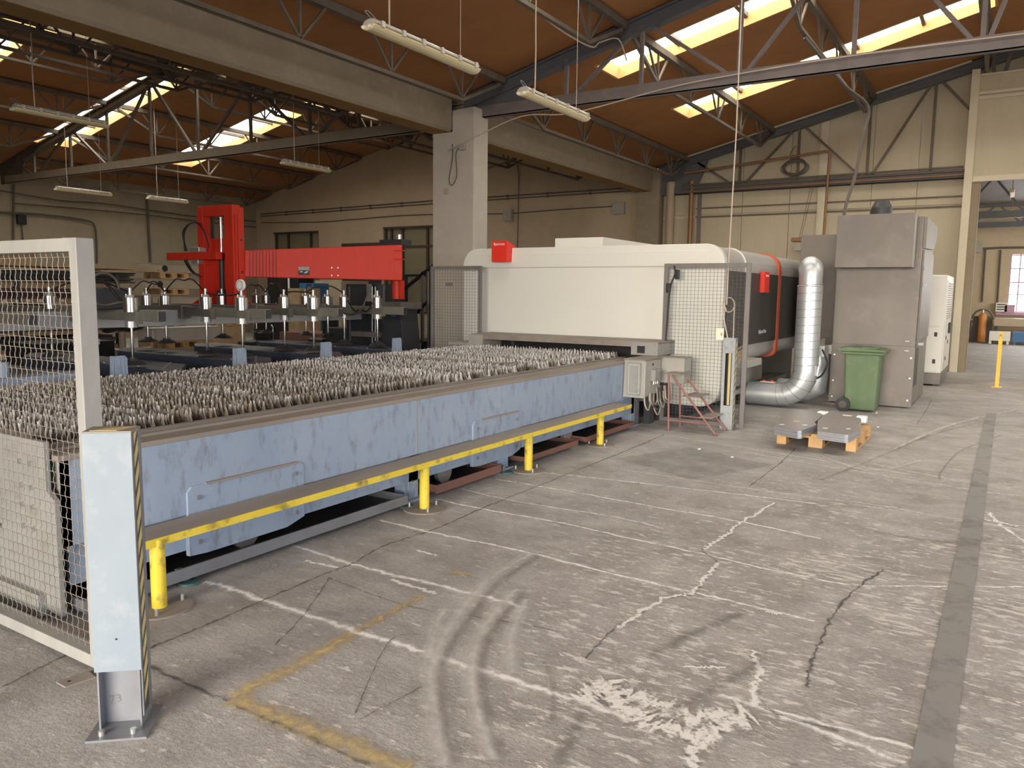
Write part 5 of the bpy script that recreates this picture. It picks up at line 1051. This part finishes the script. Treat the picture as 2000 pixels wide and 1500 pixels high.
def cyl_unit(px, y, s=1.0, hang=.42):
    x = at(px, 600, Y=y-.07).x; yy = y-.07
    c_ = G().cyl((x, yy, ZB1-.02), (x, yy, ZB1+.14*s), .08, n=20).build('lifting_cylinder', 'cylm', K)
    G().cyl((x, yy, ZB1+.14*s), (x, yy, ZB1+.17*s), .045, n=12).build('cylinder_cap', 'boxg', c_)
    G().cyl((x, yy, ZB1+.17*s), (x, yy, ZB1+.25*s), .022, n=8).build('fitting', 'alu', c_)
    G().cyl((x-.045, yy-.02, ZB1+.10), (x-.045, yy-.02, ZB1+.18), .012, n=8).build('fitting', 'brownf' if 'brownf' in M else 'alu', c_)
    G().cyl((x, yy, ZB0-.07), (x, yy, ZB0+.0), .07, n=18).build('lower_sleeve', 'alu', c_)
    bx('holder_plate', 'barm', c_, x-.10, x+.10, yy-.005, yy+.08, ZB0-.03, ZB1-.02)
    G().cyl((x, yy, ZB0-.07-hang+.06), (x, yy, ZB0-.06), .016, n=10).build('rod', 'chrome', c_)
    z = ZB0-.07-hang
    G().cyl((x, yy, z), (x, yy, z+.045), .15, .075, n=4 if False else 24).build('suction_cup', 'rubber', c_); G().cyl((x, yy, z+.045), (x, yy, z+.07), .05, n=12).build('cup_neck', 'rubber', c_)
    return Vector((x, yy, ZB1+.2))
tops = []
Yb = [b[0] for b in bars]
for px, bi in ((98, 1), (255, 1), (402, 2), (472, 2), (555, 3), (612, 3), (672, 4), (737, 4)): tops.append(cyl_unit(px, Yb[bi]))
for px, bi, y_ in ((323, 2, 0), (287, 2, 0), (434, 3, 0), (519, 4, 0), (500, 4, 0), (597, 4, 0), (640, 4, 0)): tops.append(cyl_unit(px, Yb[bi]+(.17 if px in (287, 434, 500) else .17), 1.0, .34))
p = tops[3]; G().cyl((p.x, p.y-.02, p.z+.10), (p.x, p.y+.01, p.z+.10), .075, n=24).build('pressure_gauge', 'white', K); G().cyl((p.x, p.y-.024, p.z+.10), (p.x, p.y-.02, p.z+.10), .06, n=20).build('gauge_ring', 'boxg', K); G().cyl((p.x, p.y-.0245, p.z+.10), (p.x, p.y-.024, p.z+.10), .05, n=20).build('gauge_face', 'white', K)
for a, b, dz in ((0, 1, .1), (1, 8, .12), (8, 2, .16), (2, 3, -.03), (3, 11, .10), (11, 4, .13), (4, 5, .02), (5, 13, .12), (6, 7, -.25), (9, 8, .1), (13, 6, .1)):
    p, q = tops[a], tops[b]; mid = (p+q)/2+Vector((0, 0, dz)); G().tube(catmull([p, p.lerp(mid, .6)+Vector((0, 0, dz*.5)), mid, q.lerp(mid, .6)+Vector((0, 0, dz*.5)), q], 4), .010).build('air_hose', 'black', K)
q0 = at(652, 600, Y=Yb[4]-.15); G().tube(catmull([q0, at(672, 612, Y=Yb[4]-.15), at(690, 614, Y=Yb[4]-.15), at(706, 603, Y=Yb[4]-.15), at(716, 580, Y=Yb[4]-.1), at(721, 560, Y=Yb[4])], 6), .014).build('hose', 'cable', K)
p = at(203, 565, X=-8.6)
G().tube(catmull([p+Vector((0, .18*math.cos(a), .18*math.sin(a))) for a in [2*PI*i/10 for i in range(9)]]+[at(240, 590, X=-8.5), at(255, 600, X=-8.4)], 4), .016).build('hose', 'cable', K)
G().tube(catmull([at(197, 545, X=-8.8), at(215, 562, X=-8.7), at(235, 585, X=-8.6), at(250, 592, X=-8.5)], 5), .016).build('hose', 'black', K)
mcl = at(198, 590, X=-8.9); bx('pump_box', 'dark', K, mcl.x-.15, mcl.x+.15, mcl.y-.2, mcl.y+.25, ZB1, ZB1+.25, bevel=.02)

# ================================================================== dark steel stair between crane pillar and column
S = thing('steel_stair', 'dark steel stair frame with slanting handrail left of the square column', 'stair', (-9.3, 11.7, 0))
ys = 11.45
def Q(px, py, y=ys): return at(px, py, Y=y)
G().bar(Q(788, 566), Q(852, 514), .05).build('handrail', 'black', S); G().bar(Q(788, 640), Q(838, 585), .04).build('mid_rail', 'black', S)
for px, m in ((825, 'frame'), (838, 'alu'), (842, 'black')):
    t_ = Q(px, 530); G().bar((t_.x, ys, .0), (t_.x, ys, t_.z), .05).build('upright', m, S)
bx('platform', 'dark', S, Q(780, 600).x, Q(843, 600).x, ys, ys+.8, Q(800, 665).z-.04, Q(800, 665).z)
G().bar((Q(800, 690).x, ys, .0), (Q(832, 600).x, ys, Q(800, 665).z-.04), .08).build('brace', 'dark', S)
bx('backing_sheet', 'black', S, Q(795, 600).x, Q(842, 600).x, ys+.75, ys+.78, 0, 1.75)
t = mesh_guard('dark mesh screen behind the crane pillar and the steel stair', at(792, 600, Y=12.6).x, at(838, 600, Y=12.6).x+.1, 12.6, 0, 1.98, .05, .06, .06, 'wired', 'dark')

# ================================================================== STORES along the left wall
def sheets(label, x0, x1, y0, y1, z0, n, m, dz=.03, group=None):
    for k in range(n):
        rnd = random.Random(int(z0*100)+k); t = thing('metal_sheet', label % (ORD[k] if k < n-1 else 'uppermost'), 'metal sheet', ((x0+x1)/2, (y0+y1)/2, z0+k*dz), group)
        bx('sheet', m if isinstance(m, str) else m[k % len(m)], t, x0+rnd.uniform(-.08, .08), x1+rnd.uniform(-.08, .08), y0+rnd.uniform(-.1, .1), y1+rnd.uniform(-.12, .12), z0+k*dz, z0+k*dz+dz*.85)
RK = thing('storage_rack', 'dark steel storage rack loaded with black sheets behind the left mesh guard', 'rack', (-18.3, 9.0, 0))
lv = (.32, .68, 1.02, 1.38, 1.72)
for x in (-18.8, -17.6):
    for y in (6.4, 8.4, 10.6): bx('upright', 'dark', RK, x-.05, x+.05, y-.05, y+.05, 0, 1.98)
for z in lv:
    for x in (-18.8, -17.6):
        bx('shelf_beam', 'woodd', RK, x-.04, x+.04, 6.35, 10.65, z-.09, z)
    bx('shelf', 'dark', RK, -18.85, -17.52, 6.35, 10.65, z, z+.012)
for z in (1.38, 1.02):
    for k in range(18): G().cyl((-17.56, 6.5+k*.235, z-.045), (-17.545, 6.5+k*.235, z-.045), .035, n=8).build('white_cap', 'paper', RK)
names = ('top', 'second highest', 'middle', 'second lowest', 'lowest')
for i, (z, m, n) in enumerate(((1.735, ('darksheet', 'black'), 6), (1.395, ('redox', 'dark'), 5), (1.035, ('blue2', 'dark', 'redox'), 5), (.695, ('dark', 'woodd'), 5), (.335, ('darksheet', 'dark'), 5))):
    sheets('dark metal sheet, %%s from below on the %s level of the storage rack' % names[i], -18.7, -17.6, 6.6, 10.4 if i else 11.0, z, n, m, .042, 'sheets in the storage rack')
t = thing('plywood_board', 'thin brown board on top of the sheets of the storage rack', 'board', (-18.1, 10.2, 2.1)); bx('board', 'wood', t, -18.7, -17.5, 8.9, 11.2, 2.06, 2.085); bx('block', 'wood', t, -18, -17.9, 10.3, 10.42, 2.0, 2.06)
t = thing('cardboard_stack', 'brown crate on the rack behind the upper corner of the mesh guard', 'crate', (-18.1, 8.4, 2.06)); bx('crate_body', 'woodd', t, -18.6, -17.6, 8.0, 8.8, 2.06, 2.32, bevel=.01); bx('crate_lid', 'wood', t, -18.65, -17.55, 7.95, 8.85, 2.32, 2.36)
bx('wall_shelf', 'gablet', None, -24.19, -23.9, at(118, 463, X=-24).y, at(140, 463, X=-24).y+.4, at(118, 463, X=-24).z-.05, at(118, 463, X=-24).z).name = 'trim_7'
bpy.data.objects['trim_7']['kind'] = 'structure'
t = thing('black_crate', 'black open crate on a pallet below the lifting frame, left', 'crate', (-15, 8.0, .3)); bx('crate_body', 'black', t, -15.6, -14.6, 7.2, 8.7, .16, .62, bevel=.01); bx('torn_wrap', 'white', t, -14.62, -14.58, 7.9, 8.4, .56, .66); pallet(-15.1, 7.95, .001, 'pallet under the black open crate', 'pallets by the left wall', 1.1, 1.6, 'wood')
# beige beams stacked on pallets
def stack_beam(x0, x1, y0, y1, z0, z1, label, hole=True):
    t = thing('beige_beam', label, 'steel beam', ((x0+x1)/2, (y0+y1)/2, z0), 'beige beams stacked on pallets')
    bx('beam_body', 'beige', t, x0, x1, y0, y1, z0, z1, bevel=.01); bx('beam_top', 'tablew', t, x0+.01, x1+.01, y0, y1, z1, z1+.02)
    if hole: G().cyl((x1+.004, y0+.38, (z0+z1)/2), (x1+.008, y0+.38, (z0+z1)/2), .08, n=20).build('round_hole', 'black', t); G().cyl((x1+.004, y0+.2, z0+.05), (x1+.007, y0+.2, z0+.05), .015, n=8).build('small_hole', 'black', t)
ST = ((2.02, 2.25, 'topmost'), (1.62, 1.86, 'second from the top'), (1.2, 1.44, 'third from the top'), (.78, 1.02, 'lowest'))
for z0, z1, nm in ST:
    stack_beam(-18.7, -18.0, 11.75 if z0 > 1.9 else 11.6, 14.6, z0, z1-.022, 'beige beam with a round hole, %s of the stack left of the crane mast' % nm)
    for yy in (12.4, 14.0): pallet(-18.35, yy, z0-.146, 'small pallet under the %s beige beam, %s one' % (nm, 'nearer' if yy < 13 else 'farther'), 'pallets between the beige beams', .7, .8)
G().box(-18.75, -17.95, 11.8, 14.5, 0, .62).build('beam_plinth', 'woodd', None); tag(bpy.data.objects['beam_plinth'], 'low dusty wooden plinth under the stack of beige beams', 'plinth')
# silver box on a pallet
t = thing('steel_box', 'long brushed steel box on a pallet below the lifting frame', 'steel box', (-14.1, 9.9, .6))
bx('box_body', 'silver', t, -14.5, -14.0, 9.12, 10.68, .585, .845, bevel=.01); bx('lid_edge', 'alu', t, -14.51, -13.99, 9.11, 10.69, .845, .855)
pallet(-14.25, 9.81, .44, 'light wooden pallet under the long brushed steel box', None, .6, .78); 
G().box(-14.9, -13.9, 8.7, 11.2, 0, .438).build('low_block', 'beige', None); tag(bpy.data.objects['low_block'], 'low beige block carrying the pallet with the steel box', 'block')
t = thing('rolled_cable', 'heap of black cable on a pale pipe left of the steel box', 'cable heap', (-14.5, 8.7, .7)); G().cyl((-14.2, 8.62, 0), (-14.2, 8.62, .80), .06, n=14).build('pale_pipe', 'beige', t)
g = G()
for k in range(5): g.tube([(-14.2+.05*k-.1, 8.62+(.32+.03*k)*math.cos(a), .86+.02*k+.05*math.sin(2*a)) for a in [2*PI*i/16 for i in range(17)]], .03, 6)
g.build('cable_loops', 'black', t)
# black chairs
def chair(x, y, label, badge=False):
    t = thing('office_chair', label, 'chair', (x, y, 0), 'black chairs behind the lifting frame')
    for k in range(5):
        a = 2*PI*k/5; G().bar((x, y, .08), (x+.28*math.cos(a), y+.28*math.sin(a), .06), .04).build('leg', 'black', t); G().cyl((x+.28*math.cos(a), y+.28*math.sin(a)-.015, .03), (x+.28*math.cos(a), y+.28*math.sin(a)+.015, .03), .03, n=10).build('castor', 'black', t)
    G().cyl((x, y, .08), (x, y, .42), .03, n=10).build('gas_stem', 'black', t); bx('seat', 'black', t, x-.25, x+.25, y-.25, y+.25, .42, .52, bevel=.04)
    bx('backrest', 'black', t, x-.22, x+.27, y+.18, y+.28, .5, 1.02, bevel=.05)
    return t
chair(-13.9, 11.45, 'black office chair right of the brushed steel box')
chair(-13.5, 13.1, 'black office chair further back beside the crest stool')
t = thing('crest_stool', 'black padded seat with chrome tube hoop and a golden crest', 'chair', (-11.9, 11.9, 0)); p0 = at(497, 690, Y=11.9); p1 = at(534, 690, Y=11.9)
zt = at(515, 632, Y=11.9).z
G().tube(catmull([(p0.x, 11.9, 0), (p0.x, 11.9, zt-.12), (p0.x+.06, 11.9, zt-.02), ((p0.x+p1.x)/2, 11.9, zt+.03), (p1.x-.06, 11.9, zt-.03), (p1.x, 11.9, zt-.14), (p1.x, 11.9, 0)], 6), .018, 8).build('chrome_hoop', 'chrome', t)
bx('padded_back', 'black', t, p0.x+.04, p1.x-.04, 11.93, 12.02, zt-.45, zt-.06, bevel=.04); bx('seat', 'black', t, p0.x, p1.x, 11.95, 12.4, .3, .40, bevel=.03)
for x in (p0.x+.05, p1.x-.05): bx('rear_leg', 'black', t, x-.02, x+.02, 12.33, 12.37, 0, .3)
c_ = at(524, 655, Y=11.92); G().prism([(c_.x-.09, c_.z+.10), (c_.x-.09, c_.z-.02), (c_.x, c_.z-.13), (c_.x+.09, c_.z-.02), (c_.x+.09, c_.z+.10)], 'y', 11.905, 11.93).build('crest', 'gold', t)
G().prism([(c_.x-.03, c_.z+.04), (c_.x-.04, c_.z-.03), (c_.x, c_.z-.07), (c_.x+.04, c_.z-.03), (c_.x+.03, c_.z+.04)], 'y', 11.900, 11.905).build('crest_field', 'redox', t)
# things far back under the jib arm
def tall(label, px0, px1, y, ztop_, m, cat='cabinet', name='cabinet', d=.6, doors=2, grp=None):
    a = at(px0, 600, Y=y).x; b = at(px1, 600, Y=y).x; t = thing(name, label, cat, ((a+b)/2, y, 0), grp)
    bx('body', m, t, a, b, y, y+d, .04, ztop_, bevel=.008); bx('plinth', 'black', t, a+.03, b-.03, y+.03, y+d, 0, .04)
    for k in range(doors):
        u = a+(b-a)*k/doors; v = a+(b-a)*(k+1)/doors; dd = bx('door', m, t, u+.01, v-.01, y-.015, y, .08, ztop_-.04); bx('handle', 'alu', dd, v-.08, v-.05, y-.03, y-.015, ztop_*.5, ztop_*.5+.15)
    return t
tall('tall black cabinet standing under the middle of the red jib arm', 524, 562, 17.5, 2.12, 'black'); tall('second black cabinet with a bright edge under the red jib arm', 566, 585, 17.5, 2.12, 'black', doors=1)
bx('bright_edge', 'white', bpy.data.objects['cabinet.001'] if 'cabinet.001' in bpy.data.objects else None, at(563, 600, Y=17.4).x, at(565.5, 600, Y=17.4).x, 17.4, 17.43, 1.4, 2.12)
tall('blue cabinet under the red jib arm behind the lifting cylinders', 586, 614, 16.5, at(600, 553, Y=16.5).z, 'blue', doors=1)
tall('beige machine housing with pale top between blue cabinet and crane pillar', 616, 668, 17.8, at(640, 548, Y=17.8).z, 'beige', 'machine', 'machine_housing', 1.2, 1)
tall('low brown cardboard box stack in front of the black cabinets', 563, 586, 15.8, at(570, 563, Y=15.8).z, 'woodd', 'box', 'box_stack', .8, 1)
tall('rusty brown bin right of the crest stool', 545, 632, 13.5, at(590, 650, Y=13.5).z, 'rust', 'bin', 'steel_bin', .9, 1)
tall('dark machine base left of the crane pillar', 636, 672, 12.6, at(650, 640, Y=12.6).z, 'dark', 'machine', 'dark_machine', .8, 1)
